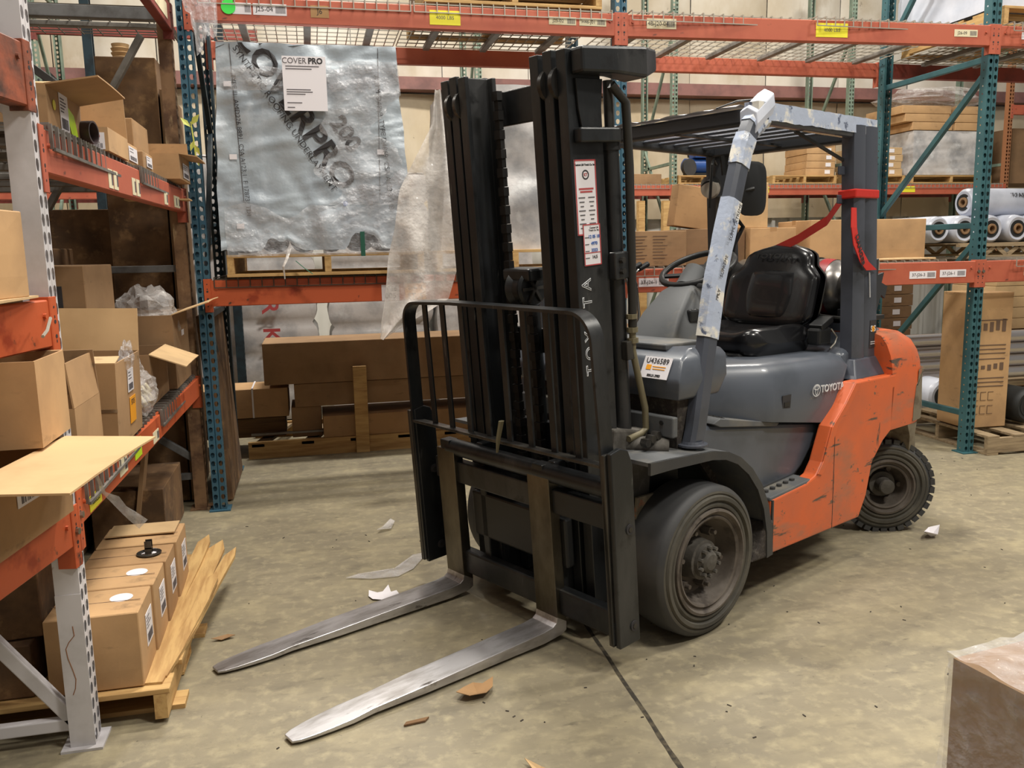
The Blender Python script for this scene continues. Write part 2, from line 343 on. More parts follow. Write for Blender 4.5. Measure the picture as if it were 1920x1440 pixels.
def frame(label, x0, y0, h, fdir, depth, mats, group=None, braces=((.18, .95, 0), (.95, 1.75, 1), (1.75, 2.55, 0)), hz=(.18, 1.75), big=1.0, bm='steel_blue', plate=True, sidehole=True):
    """upright frame: (x0, y0) front post face centre; fdir direction the front face looks"""
    r = T('rack_frame', label, 'rack', (x0, y0, 0), 0, group or 'pallet rack uprights')
    fx, fy = fdir; B = V((-fx, -fy, 0)) * depth
    post(r, 0, 0, h, fdir, mats[0], big, sidehole=sidehole); post(r, B.x, B.y, h, (-fx, -fy), mats[1], big, sidehole=sidehole)
    f1 = -V((fx, fy, 0)) * .05; f2 = B + V((fx, fy, 0)) * .05
    for za, zb, s in braces:
        a, b = (f1, f2) if not s else (f2, f1)
        MB().bar(a + V((0, 0, za)), b + V((0, 0, zb)), .03, .042).build('diagonal_brace', bm, r, bevel=.004)
    for z in hz: MB().bar(f1 + V((0, 0, z)), f2 + V((0, 0, z)), .03, .04).build('horizontal_brace', bm, r, bevel=.004)
    if plate:
        for q in (V((0, 0, 0)), B):
            c = q - V((fx, fy, 0)) * (.035 if q.length < .1 else -.035)
            MB().box(c.x - .06, c.x + .06, c.y - .06, c.y + .06, 0, .008).build('foot_plate', mats[0], r)
    return r

def beam(label, p0, p1, ztop, hgt, m, face, group=None, conn=True, conn_h=.19, bolts=False, name='rack_beam', cw_=.038):
    """pallet beam between two post faces; face = direction (dx,dy) its front looks; p0, p1 (x, y) at the ends"""
    p0, p1 = V((*p0, 0)), V((*p1, 0)); D = (p1 - p0); Ln = D.length; D.normalize(); F_ = V((face[0], face[1], 0))
    r = T(name, label, 'beam', (p0.x, p0.y, ztop - hgt), math.atan2(D.y, D.x), group or 'pallet rack beams')
    s = -1 if V((-D.y, D.x, 0)).dot(F_) < 0 else 1      # local y of the front side
    pr = [(.0, 0), (s * .004, .004), (s * .004, hgt - .004), (0, hgt), (-s * .022, hgt), (-s * .022, hgt - .038), (-s * .044, hgt - .038), (-s * .044, 0)]
    MB().prism(pr, .004, Ln - .004, 'yz').build('beam_tube', m, r)
    if conn:
        for e, q in ((0, 1), (Ln, -1)):
            zt, zb = hgt + .008, hgt + .008 - conn_h
            mb = MB()
            mb.box(min(e, e - q * cw_), max(e, e - q * cw_), min(s * .002, s * .007), max(s * .002, s * .007), zb, zt)
            mb.box(min(e, e + q * .005), max(e, e + q * .005), min(-s * .046, s * .007), max(-s * .046, s * .007), zb, zt)
            c = mb.build('connector_plate', m, r, bevel=.0015)
            h = MB()
            for k in range(4):
                zz = zt - .03 - k * .042; xx = e - q * cw_ * .5; rr = .006 if k in (1, 2) else .0035
                h.cyl((xx, s * .0072, zz), (xx, s * .0078, zz), rr, n=10)
                if k in (1, 2): h.box(xx - .0022, xx + .0022, min(s * .0072, s * .0078), max(s * .0072, s * .0078), zz - .014 * (1 if k == 2 else -1) - (.004), zz - .014 * (1 if k == 2 else -1) + .004)
            h.build('hole_mark', 'ink', c, norm=False)
            if bolts: MB().cyl((e - q * cw_ * .5, s * .007, zt - .08), (e - q * cw_ * .5, s * .016, zt - .08), .011, n=6).build('bolt', 'bolt', c)
            MB().cyl((e + q * .035, s * .004, hgt - .045), (e + q * .035, s * .012, hgt - .045), .008, n=8).build('safety_pin', m, r)
    return r, s, Ln, hgt

def deck(label, x0, x1, y0, y1, z, group, fall='-y', sup=4, m='wire', sm='galv', pitch=.0635, drop=.045, supz=None, r_=.0028, cpitch=.1, rz=0, loc=None):
    """wire deck; wires fall over the front beam"""
    t = T('wire_deck', label, 'wire deck', (x0, y0, z), 0, group or 'wire decks of the pallet racks'); W_, D_ = x1 - x0, y1 - y0
    n = int(W_ / pitch) if fall[1] == 'y' else int(D_ / pitch); mb = MB()
    def wr(a, b, r=r_): mb.bar(a, b, r * 2, r * 2)
    if fall[1] == 'y':
        for i in range(n + 1):
            xx = W_ * i / n; wr((xx, -.006, .012), (xx, D_, .006)); wr((xx, -.008, .012), (xx, -.008, -drop))
        k = max(2, int(D_ / cpitch))
        for j in range(k + 1): wr((0, D_ * j / k, .002), (W_, D_ * j / k, .002))
        wr((0, -.012, -drop), (W_, -.012, -drop))
    else:   # falls over the beam on the +x side
        for i in range(n + 1):
            yy = D_ * i / n; wr((0, yy, .006), (W_ + .006, yy, .012)); wr((W_ + .008, yy, .012), (W_ + .008, yy, -drop), r_ * 1.3)
        k = max(2, int(W_ / cpitch))
        for j in range(k + 1): wr((W_ * j / k, 0, .002), (W_ * j / k, D_, .002))
        wr((W_ + .013, 0, -drop), (W_ + .013, D_, -drop), r_ * 1.3)
    mb.build('wire_grid', m, t, kind='stuff', norm=False)
    for j in range(sup):
        c = MB()
        if fall[1] == 'y':
            xx = W_ * (j + .5) / sup; c.box(xx - .022, xx + .022, .05, D_ - .05, -.032, -.003)
        else:
            yy = D_ * (j + .5) / sup; c.box(.05, W_ - .05, yy - .022, yy + .022, -.032, -.003)
        c.build('support_channel', sm, t, bevel=.004)
    return t

def pallet(label, x0, x1, y0, y1, z, group=None, rz=0, h=.125, nb=6, m='wood', truss=False, axis='y', name='pallet'):
    """wooden pallet; stringers run along `axis`, deck boards across"""
    cx, cy = (x0 + x1) / 2, (y0 + y1) / 2; t = T(name, label, 'pallet', (cx, cy, z), rz, group); W_, D_ = (x1 - x0) / 2, (y1 - y0) / 2; b = .018
    rg = random.Random(int(cx * 91 + cy * 57)); my = 'wood_y' if m == 'wood' else m
    for s in (-1, 0, 1):
        q = MB()
        if axis == 'y': q.box(s * (W_ - .02) - .019, s * (W_ - .02) + .019, -D_, D_, b, h - b)
        else: q.box(-W_, W_, s * (D_ - .02) - .019, s * (D_ - .02) + .019, b, h - b)
        q.build('stringer', my if axis == 'y' else m, t, bevel=.002)
    for lay, zz, k in ((0, h - b, nb), (1, 0, max(3, nb // 2))):
        for i in range(k):
            q = MB(); wd = .045 + .008 * rg.random(); j = .006 * (rg.random() - .5)
            if axis == 'y': c = -D_ + wd + (2 * D_ - 2 * wd) * i / (k - 1); q.box(-W_ + j, W_ + j, c - wd, c + wd, zz, zz + b)
            else: c = -W_ + wd + (2 * W_ - 2 * wd) * i / (k - 1); q.box(c - wd, c + wd, -D_ + j, D_ + j, zz, zz + b)
            q.build('deck_board', m if axis == 'y' else my, t, bevel=.002)
    return t

def carton(label, x0, x1, y0, y1, z0, z1, m='card_a', rz=0, flaps=None, tape='y', group=None, bulge=.004, name='cardboard_box', tilt=(0, 0), th=.005, cat='box', slump=0, fm=None, seam=True):
    """closed carton, or an open one when flaps = {side: (angle, length)}; angle 0 upright, 90 level, 180 hanging outside"""
    cx, cy = (x0 + x1) / 2, (y0 + y1) / 2; W_, D_, H = (x1 - x0) / 2, (y1 - y0) / 2, z1 - z0
    t = T(name, label, cat, (cx, cy, z0), rz, group, tilt[0], tilt[1])
    def wall(fx):
        return fx
    if not flaps:
        mb = MB(); n = 4
        for (o, a, b, nn) in (((-W_, -D_, 0), (2 * W_, 0, 0), (0, 0, H), (0, -1, 0)), ((W_, -D_, 0), (0, 2 * D_, 0), (0, 0, H), (1, 0, 0)), ((W_, D_, 0), (-2 * W_, 0, 0), (0, 0, H), (0, 1, 0)),
                              ((-W_, D_, 0), (0, -2 * D_, 0), (0, 0, H), (-1, 0, 0)), ((-W_, -D_, H), (2 * W_, 0, 0), (0, 2 * D_, 0), (0, 0, 1)), ((-W_, D_, 0), (2 * W_, 0, 0), (0, -2 * D_, 0), (0, 0, -1))):
            o, a, b, nn = V(o), V(a), V(b), V(nn); k = 0 if nn.z < 0 else bulge
            mb.grid(lambda s, r, o=o, a=a, b=b, nn=nn, k=k: o + a * s + b * r + nn * k * 4 * s * (1 - s) * 4 * r * (1 - r), n, n)
        bo = mb.build('body', m, t, norm=False)
        bm = bmesh.new(); bm.from_mesh(bo.data); bmesh.ops.remove_doubles(bm, verts=bm.verts, dist=.0005)
        ed = [e for e in bm.edges if len(e.link_faces) == 2 and e.calc_face_angle(0) > .8]; bmesh.ops.bevel(bm, geom=ed, offset=.003, segments=1, affect='EDGES')
        bmesh.ops.recalc_face_normals(bm, faces=bm.faces); bm.to_mesh(bo.data); bm.free()
        if tape:
            zz = H + bulge * .6
            if tape == 'x': q = MB().box(-W_, W_, -.024, .024, H, zz + .0012).box(W_, W_ + .0012, -.024, .024, H - .06, H).box(-W_ - .0012, -W_, -.024, .024, H - .06, H)
            else: q = MB().box(-.024, .024, -D_, D_, H, zz + .0012).box(-.024, .024, -D_ - .0012, -D_, H - .06, H).box(-.024, .024, D_, D_ + .0012, H - .06, H)
            q.build('packing_tape', 'tape', t)
    else:
        mb = MB(); e = .0
        mb.box(-W_, W_, -D_, -D_ + th, 0, H).box(-W_, W_, D_ - th, D_, 0, H).box(-W_, -W_ + th, -D_ + th, D_ - th, 0, H).box(W_ - th, W_, -D_ + th, D_ - th, 0, H).box(-W_ + th, W_ - th, -D_ + th, D_ - th, 0, th)
        mb.build('body', m, t)
        for sd, fl_ in flaps.items():
            ang, ln = fl_[0], fl_[1]; tw = fl_[2] if len(fl_) > 2 else 0; A = RAD(ang); mm = fl_[3] if len(fl_) > 3 else (fm or m)
            ax = {'x': V((1, 0, 0)), 'y': V((0, 1, 0))}[sd[0]] * (1 if sd[1] == '+' else -1)
            al = V((0, 1, 0)) if sd[0] == 'x' else V((1, 0, 0)); hw = D_ if sd[0] == 'x' else W_; hd = W_ if sd[0] == 'x' else D_
            base = ax * (hd - th / 2) + V((0, 0, H + .001)); d = ax * sin(A) + V((0, 0, 1)) * cos(A); nn = d.cross(al).normalized()
            q = MB(); k = 6
            def pt(s, r, off, base=base, al=al, hw=hw, d=d, nn=nn, ln=ln, tw=tw):
                return base + al * hw * (2 * s - 1) * (1 - .03 * r) + d * ln * r + nn * (off + .02 * ln * sin(pi * s) * r + tw * (s - .5) * r * ln)
            q.grid(lambda s, r: pt(s, r, -th / 2), 4, k); q.grid(lambda s, r: pt(s, r, th / 2), 4, k)
            rim = []
            n1 = 5
            for (s0, r0, s1, r1) in ((0, 0, 1, 0), (1, 0, 1, 1), (1, 1, 0, 1), (0, 1, 0, 0)):
                kk = 4 if r0 == r1 else k
                for i in range(kk):
                    a0 = (s0 + (s1 - s0) * i / kk, r0 + (r1 - r0) * i / kk); a1 = (s0 + (s1 - s0) * (i + 1) / kk, r0 + (r1 - r0) * (i + 1) / kk)
                    q.add([pt(*a0, -th / 2), pt(*a1, -th / 2), pt(*a1, th / 2), pt(*a0, th / 2)], [(0, 1, 2, 3)])
            fo = q.build('flap', mm, t, norm=False)
    return t
NY, PX, PY, UP = V((0, -1, 0)), V((1, 0, 0)), V((0, 1, 0)), V((0, 0, 1))

def crumple(name, m, parent, c, size, amp=.25, seed=0, nu=24, nv=16, kind=None, label=None):
    """a crumpled closed bag shape"""
    mb = MB(); c = V(c)
    def f(a, b):
        th_, ph = 2 * pi * a, pi * b; d = V((sin(ph) * cos(th_), sin(ph) * sin(th_), cos(ph)))
        k = 1 + amp * noise.noise(d * 2.2 + V((seed, 0, 0))) + amp * .8 * abs(noise.noise(d * 5 + V((0, seed, 0))))
        return c + V((d.x * size[0], d.y * size[1], max(-.9, d.z) * size[2])) * k
    mb.grid(f, nu, nv)
    return mb.build(name, m, parent, label=label, norm=False, kind=kind)

# ------------------------------------------------------------------ back rack (runs along x)
FY = 5.17; RY = 6.22
frame('blue-grey rack upright at the inner corner behind the long shelf of open boxes', -.60, FY, 4.3, (0, -1), 1.05, ('steel_blue', 'steel_dark'), bm='steel_dark', braces=((.36, 1.2, 1), (1.2, 2.3, 0), (2.3, 3.3, 1)), hz=(.3, 1.15, 3.3), big=1.15)
frame('blue rack upright standing directly behind the forklift mast', 1.92, FY, 4.3, (0, -1), 1.05, ('steel_blue', 'steel_dark'), big=1.15, bm='steel_dark')
frame('teal rack upright beside the tall brown carton on the right', 4.50, FY - .12, 4.3, (0, -1), 1.15, ('steel_teal', 'steel_teal'), big=1.1, bm='steel_teal', braces=((1.50, .50, 0), (2.62, 1.71, 0), (4.2, 2.98, 0)), hz=(.28, 1.60, 2.70))
G_b = None
def stick_on_beam(bt, at, w_, h_, zc, m='paper', txt=None, lines=0, barcode=True, label=None, ts=None, tink='ink', tpos=.0, dx=None):
    r, s, Ln, hg = bt
    o = V((at, s * .0045, hg + zc)); R = V((1, 0, 0)) if s < 0 else V((-1, 0, 0))
    st = sticker(r, o, R, UP, w_, h_, m, lines, False, None, name='beam_label', label=label)
    if txt: text(txt, 'lettering', st, tink, o + V((0, s * .0016, 0)) + R * (-w_ * .16 if barcode else 0) + UP * tpos, R, UP, ts or h_ * .6)
    if barcode:
        b = MB(); x = w_ * .18
        while x < w_ * .46: b.obox(o + R * x + V((0, s * .002, 0)), R * .0012, UP * h_ * .32, V((0, .0002, 0))); x += .0045
        b.build('barcode', 'ink_soft', st, norm=False)
# lower level
b1 = beam('orange beam under the wrapped grey pallet load, with white and orange tags', (-.562, FY), (1.882, FY), 1.36, .15, 'beam_bright', (0, -1))
stick_on_beam(b1, 1.02, .105, .095, -.10, 'paper', '005', barcode=False, label='white tag with handwritten digits', ts=.045, tpos=-.02)
text('066', 'lettering', b1[0], 'ink', (1.03, -.0063, .15 - .078), PX, UP, .04)
stick_on_beam(b1, 1.17, .125, .10, -.095, 'tag_orange', 'ST. 5', barcode=False, label='orange tag with handwriting', ts=.045, tpos=-.03)
text('2x4x16', 'lettering', b1[0], 'ink', (1.17, -.0063, .15 - .075), PX, UP, .03)
b2 = beam('orange beam below the seat side of the forklift carrying long boxes', (1.958, FY), (4.462, FY - .12), 1.36, .15, 'beam_orange', (0, -1), bolts=True)
stick_on_beam(b2, .18, .20, .055, -.085, txt='37-J26-1'); stick_on_beam(b2, 2.10, .20, .05, -.085, txt='37-J26-3'); stick_on_beam(b2, 2.33, .20, .05, -.08, txt='37-J26-1')
b3 = beam('orange beam at the right edge under the white wrapped rolls', (4.538, FY - .12), (7.05, FY - .2), 1.36, .15, 'beam_orange', (0, -1), bolts=True)
stick_on_beam(b3, .42, .22, .055, -.08, 'paper_cream', '37-J28-1')
# their rear beams
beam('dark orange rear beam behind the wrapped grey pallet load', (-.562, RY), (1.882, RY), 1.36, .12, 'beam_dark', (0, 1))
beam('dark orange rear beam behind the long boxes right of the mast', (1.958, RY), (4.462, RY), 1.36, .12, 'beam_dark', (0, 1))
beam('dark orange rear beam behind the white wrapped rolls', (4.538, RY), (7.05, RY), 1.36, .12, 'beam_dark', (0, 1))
# upper level
b4 = beam('orange top beam with a lime round sticker over the grey pallet load', (-.562, FY), (1.882, FY), 2.90, .13, 'beam_orange', (0, -1))
stick_on_beam(b4, .27, .10, .06, -.06, txt=None); stick_on_beam(b4, .42, .18, .06, -.06, txt='J25-04'); stick_on_beam(b4, .69, .10, .065, -.06, 'tape', 'J6', barcode=False)
stick_on_beam(b4, 1.40, .18, .08, -.065, 'tag_yellow', '4000 LBS', barcode=False, ts=.028, tink='ink_soft', label='yellow load tag'); stick_on_beam(b4, 2.11, .17, .045, -.055, 'paper_cream', 'J25-02'); stick_on_beam(b4, 2.30, .17, .045, -.055, 'paper_cream', 'H46-J01')
MB().cyl((.20, -.007, .075), (.20, -.012, .075), .038, n=24).cyl((.215, -.007, .118), (.215, -.0115, .118), .016, n=14).build('round_sticker', 'tag_lime', b4[0], label='lime green round sticker')
b5 = beam('orange top beam right of the mast with a yellow load tag', (1.958, FY), (4.462, FY - .12), 2.90, .13, 'beam_orange', (0, -1), bolts=False)
stick_on_beam(b5, .22, .19, .06, -.05, 'paper_cream', '14B-J20-04', ts=.034); stick_on_beam(b5, 1.36, .22, .085, -.06, 'tag_yellow', '4000 LBS', barcode=False, ts=.03, tink='ink_soft', label='yellow load tag'); stick_on_beam(b5, 2.32, .17, .045, -.055, 'paper_cream', 'J26-09')
b6 = beam('orange top beam cut off by the right edge of the picture', (4.538, FY - .12), (7.05, FY - .2), 2.90, .13, 'beam_orange', (0, -1))
stick_on_beam(b6, .26, .20, .045, -.06, 'paper', 'J28-04')
beam('orange rear top beam behind the mesh over the grey pallet load', (-.562, RY), (1.882, RY), 2.90, .11, 'beam_orange', (0, -1))
beam('orange rear top beam with mesh shadows right of the mast', (1.958, RY), (4.462, RY), 2.90, .11, 'beam_orange', (0, -1))
beam('orange rear top beam behind the teal upright', (4.538, RY), (7.05, RY), 2.90, .11, 'beam_dark', (0, -1))
G_d = None
deck('wire deck under the grey wrapped pallet load', -.54, .64, FY, RY, 1.362, G_d, sup=3, m='wire_dark')
deck('wire deck behind the mast under the film-covered load', .66, 1.86, FY, RY, 1.362, G_d, sup=3, m='wire_dark')
deck('wire deck below the boxes just right of the mast', 2.0, 3.18, FY - .03, RY, 1.362, G_d, sup=3)
deck('wire deck below the long box right of the driver seat', 3.2, 4.25, FY - .08, RY, 1.362, G_d, sup=3)
deck('wire deck under the white rolls at the right edge', 4.75, 6.2, FY - .16, RY, 1.362, G_d, sup=3)
deck('overhead wire deck above the left half of the grey pallet load', -.52, .64, FY, RY, 2.905, G_d, sup=3)
deck('overhead wire deck above the forklift mast', .66, 1.86, FY, RY, 2.905, G_d, sup=3)
deck('empty overhead wire deck right of the mast', 1.98, 3.18, FY - .03, RY, 2.905, G_d, sup=3)
deck('empty overhead wire deck next to the teal upright', 3.2, 4.42, FY - .08, RY, 2.905, G_d, sup=3)
deck('overhead wire deck under the white wrapped load top right', 4.6, 7.0, FY - .16, RY, 2.905, G_d, sup=5)

# grey wrapped load on its pallet
pallet('wooden pallet on the orange beam under the grey wrapped load', -.46, .66, FY - .06, 6.15, 1.375, h=.125, nb=7)
ld = T('wrapped_load', 'grey underlayment cover tied with clear film over dark rolls on a pallet', 'pallet load', (.05, 5.55, 1.50))
def tarp_y(x, z):   # wavy front of the cover; local x, z
    k = V((x * 2.3, z * 2.0, 3.1)); d = V((x * 5.5 + z * 2, z * 4 - x, 8.2))
    return -.43 - .03 * noise.noise(k) - .04 * abs(noise.noise(d)) - .022 * abs(noise.noise(V((x * 4 - z * 9, z * 12, 1)))) - .05 * max(0, .25 - z) * (1 + noise.noise(V((x * 9, 0, 0))))
def fr(a, b):   # a across and round the sides, b upwards
    z = .02 + b * 1.13; t = a * 3.0 - 1
    wv = .01 * noise.noise(V((z * 5, t * 3, 2)))
    wd = .535 - .05 * max(0, z - .35) / .8 + wv
    if t < 0: return (-wd - .012 * noise.noise(V((z * 7, t * 5, 1))), tarp_y(-wd, z) + (-t) * .85, z)
    if t > 1: return (wd + .012 * noise.noise(V((z * 7, t * 5, 4))), tarp_y(wd, z) + (t - 1) * .85, z)
    x = -wd + 2 * wd * t
    return (x, tarp_y(x, z), z)
def fr2(a, b):
    x, y, z = fr(a, b)
    if b < .18: z = .02 + (b / .18) * .20 + (.18 - b) / .18 * max(0, .14 * noise.noise(V((x * 4.2 + .4, 0, 9))) + .05 * noise.noise(V((x * 17, 0, 2))))
    return (x, y, z)
mb = MB().grid(fr2, 150, 70); mb.build('cover', 'tarp', ld, smooth=70, norm=False)
MB().grid(lambda a, b: (-.49 + .98 * a, -.44 + .86 * b, 1.15 + .02 * noise.noise(V((a * 4, b * 4, 0))) - .03 * (abs(a - .5) * 2) ** 6), 20, 12).build('cover_top', 'tarp', ld, smooth=70, norm=False)
for i in range(6): 
    x = -.42 + i * .168; MB().lathe([(0, 0), (0, .075), (.3, .078), (.85, .075), (.85, 0)], (x, -.40, .085), (0, 1, 0), 20).build('underlayment_roll', 'rolls_dark', ld, smooth=True)
MB().box(.24, .265, -.475, -.47, -.02, .12).build('strap', 'strap_green', ld); pass
def ont(o_, off=.009): return lambda p: V((p.x, tarp_y(p.x, p.z) - off, p.z)) 
dg = RAD(-57); Rd, Ud = V((cos(dg), 0, sin(dg))), V((-sin(dg), 0, cos(dg)))
tA = text('COVERPRO', 'lettering', ld, 'tarp_ink', (-.084, 0, .80), Rd, Ud, .178, .0003, .004, ont(ld), sx=1.1)
text('200', 'lettering', ld, 'tarp_ink', (.185, 0, .67), Rd, Ud, .13, .0003, .004, ont(ld))
clip_top(tA, 1.145)
tA = text('SYNTHETIC ROOFING UNDERLAYMENT', 'lettering', ld, 'tarp_ink', (-.14, 0, .74), Rd, Ud, .048, .0003, 0, ont(ld), sx=1.06)
clip_top(tA, 1.145)
text('TYPE III  AMD226 8891  CSA A123.1  F 17873  TDI', 'lettering', ld, 'tarp_ink', (-.39, 0, .60), V((.05, 0, -1)), V((1, 0, .05)), .036, .0003, 0, ont(ld))
text('ASTM D4869  TYPE D4869  CSA A123.3  HS', 'lettering', ld, 'tarp_ink', (.40, 0, .62), V((.08, 0, -1)), V((1, 0, .08)), .04, .0003, 0, ont(ld))
for sx_, s0 in ((-.405, .3), (.375, .3)):
    q = MB()
    for k in range(30): 
        z0, z1 = s0 + k * .028, s0 + k * .028 + .028; xa = sx_ + (.03 if sx_ < 0 else -.03) * -1 * (z0 - .7) * .9; xb = sx_ - (.03 if sx_ < 0 else -.03) * (z1 - .7) * .9
        q.add([(xa - .002, tarp_y(xa, z0) - .006, z0), (xa + .002, tarp_y(xa, z0) - .006, z0), (xb + .002, tarp_y(xb, z1) - .006, z1), (xb - .002, tarp_y(xb, z1) - .006, z1)], [(0, 1, 2, 3)])
    q.build('lap_line', 'tarp_ink', ld, norm=False)
for (px_, pz_) in ((-.44, .93), (-.435, .54), (-.42, .16), (.38, .57)): sticker(ld, (px_, tarp_y(px_, pz_) - .012, pz_), PX, UP, .04, .028, lines=0, barcode=False, name='paper_tab')
sh = sticker(ld, (-.025, -.492, .93), PX, UP, .235, .29, lines=0, barcode=False, name='paper_sheet', label='white printed sheet')
oo = V((-.025, -.4945, 1.055))
text('COVER', 'lettering', sh, 'ink_soft', oo + V((-.052, 0, -.005)), PX, UP, .043, sx=.95); text('PRO', 'lettering', sh, 'ink', oo + V((.062, 0, -.005)), PX, UP, .043, bold=.0015, sx=.95)
q = MB()
for (z, x0, x1) in ((-.036, -.1, .08), (-.05, -.1, .04), (-.16, -.1, .03), (-.172, -.1, .04), (-.184, -.1, 0), (-.23, -.1, -.02), (-.255, -.1, -.06)): q.box(oo.x + x0, oo.x + x1, oo.y, oo.y + .0005, oo.z + z, oo.z + z + .005)
q.build('print', 'ink_soft', sh, norm=False)
MB().lathe([(0, .014), (.004, .014), (.004, 0)], (.165, tarp_y(.165, .28) - .008, .28), (0, -1, 0), 12).build('blue_dot', 'belt_blue', ld)
# clear stretch film over it
def filmf(a, b):
    x, y, z = fr(a, b); return (x * 1.01, y - .012 - .014 * abs(noise.noise(V((x * 8, z * 14, 5)))), z - .03)
MB().grid(lambda a, b: filmf(.345 + .345 * a, .0 + (.24 + .14 * noise.noise(V((a * 5, 3, 0))) + .30 * max(0, a - .45)) * b), 60, 34).build('stretch_film', 'film_clear', ld, smooth=True, norm=False)
MB().grid(lambda a, b: filmf(.52 + .05 * noise.noise(V((b * 6, 1, 0))) + (.13 + .04 * sin(b * 9)) * a, .25 + .70 * b), 30, 50).build('stretch_film', 'film_clear', ld, smooth=True, norm=False)
MB().grid(lambda a, b: filmf(.34 + .35 * a, .80 + (.10 + .02 * sin(a * 9)) * b), 60, 10).build('stretch_film', 'film_clear', ld, smooth=True, norm=False)
q = MB(); q.tube([(-.16, -.46, .03), (-.18, -.49, -.03), (-.20, -.50, -.07), (-.195, -.50, -.14)], [.012, .010, .008, .004], 6, flat=.3); q.build('film_tail', 'film_milky', ld)
MB().tube([(-.13, -.49, -.04), (-.08, -.50, -.085), (-.04, -.50, -.115)], .011, 4, flat=.2).build('strap_end', 'strap_green', ld)

# film-covered load behind the mast and the hanging plastic sheet
pallet('wooden pallet behind the mast under the film-covered load', .74, 1.72, FY - .02, 6.1, 1.375, h=.125)
fl2 = T('wrapped_load', 'tall load draped in milky plastic behind the forklift mast', 'pallet load', (1.22, 5.62, 1.50))
def fl2f(a, b):
    t = a * 3 - 1; z = b * .98; w0 = .44 - .08 * b; n_ = .03 * noise.noise(V((t * 3, z * 5, 1))) + .02 * abs(noise.noise(V((t * 8, z * 9, 1))))
    if t < 0: return (-w0 - n_, -.40 - t * .8, z)
    if t > 1: return (w0 + n_, -.40 + (t - 1) * .8, z)
    return (-w0 + 2 * w0 * t, -.40 - n_, z)
MB().grid(fl2f, 48, 24).build('plastic_cover', 'silver_wrap', fl2, smooth=True, norm=False)
MB().grid(lambda a, b: (-.36 + .72 * a, -.4 + .8 * b, .98), 6, 6).build('cover_top', 'silver_wrap', fl2)
sh = T('plastic_sheet', 'torn milky plastic sheet hanging down left of the mast', 'plastic sheet', (.62, 5.02, 1.0))
def shf(a, b):   # outline narrows to a point at the bottom left
    z = b * 1.40; rows = [(0, -.25, -.22), (.10, -.235, -.06), (.22, -.21, .16), (.46, -.18, .23), (.62, -.14, .23), (.85, -.10, .22), (1.0, -.02, .19), (1.2, .09, .17), (1.42, .12, .15)]
    for i in range(len(rows) - 1):
        if rows[i][0] <= z <= rows[i + 1][0]:
            k = (z - rows[i][0]) / (rows[i + 1][0] - rows[i][0]); x0 = rows[i][1] + (rows[i + 1][1] - rows[i][1]) * k; x1 = rows[i][2] + (rows[i + 1][2] - rows[i][2]) * k; break
    x = x0 + (x1 - x0) * a
    return (x, -.03 + .05 * sin(9 * a + 3 * z) * (.3 + .7 * (1 - b)) + .035 * noise.noise(V((x * 9, z * 4, 2))), z)
MB().grid(shf, 22, 44).build('sheet', 'film_milky', sh, smooth=True, norm=False)
tag(sticker(None, (.525, 5.9, 1.93), PX, UP, .12, .20, 'paper', 3, False, name='shipping_placard', label='white placard with a red band hanging behind the grey load'), cat='sign')
MB().box(.465, .585, 5.896, 5.899, 1.99, 2.03).build('red_band', 'red', bpy.data.objects['shipping_placard']).matrix_parent_inverse = Matrix()
# small loads on the top deck over the mast
pallet('wooden pallet on the overhead deck above the mast', .72, 1.80, FY + .0, 6.1, 2.922, h=.12)
carton('brown carton on the overhead pallet above the mast', .74, 1.78, FY + .02, 6.05, 3.045, 3.5, 'card_e')
cl = crumple('film_clump', 'film_clear', None, (-.49, 5.02, 2.90), (.075, .045, .26), .5, 3); tag(cl, 'clump of clear stretch film hanging from the top of the corner upright', 'plastic film')
# things on the floor behind: long cartons on a crate base
cr_ = T('crate_pallet', 'long slatted wooden crate base on the floor under the long cartons', 'pallet', (.6, 6.85, 0))
MB().box(-1.12, 1.3, -.40, -.36, .0, .125).build('side_rail', 'wood', cr_); MB().box(-1.12, 1.3, .36, .40, .0, .125).build('side_rail', 'wood', cr_)
for i in range(7): MB().obox((-.95 + i * .36, 0, .10), (.045, 0, 0), (.10, .40, 0), (0, 0, .011)).build('slat', 'wood_grey', cr_)
MB().box(-.335, -.235, -.425, -.40, -.0, .66).build('upright_post', 'wood', cr_, bevel=.003)
MB().bar((-1.1, -.30, .165), (-.2, -.30, .165), .03, .015).build('steel_strip', 'galv', cr_)
G_l = None
carton('large long carton lying on top of the stack left of the mast', -.38, 1.85, 6.50, 6.98, .54, .85, 'card_d', tape=None)
carton('long carton in the middle of the stack behind the wooden post', -.17, 1.75, 6.52, 6.95, .36, .535, 'card_d', tape=None)
carton('short long-stack carton at the bottom beside the post', -.20, .02, 6.55, 6.92, .125, .355, 'card_d', tape=None)
carton('long grey-brown carton at the bottom of the stack right of the post', .03, 1.7, 6.46, 6.90, .125, .29, 'card_b', tape=None)
c = carton('light carton with a white strap left of the long carton stack', -.95, -.22, 6.62, 7.0, .28, .50, 'card_a', tape=None)
MB().box(.10, .112, -.196, -.190, 0, .225).box(.10, .112, -.196, .19, .221, .226).build('strap', 'paper', c)
MB().box(-.95, -.25, 6.65, 7.0, .125, .27).build('x', 'wood_dark')
o = bpy.data.objects['x']; o.name = 'wood_block'; tag(o, 'dark wooden block under the light strapped carton', 'wood block')
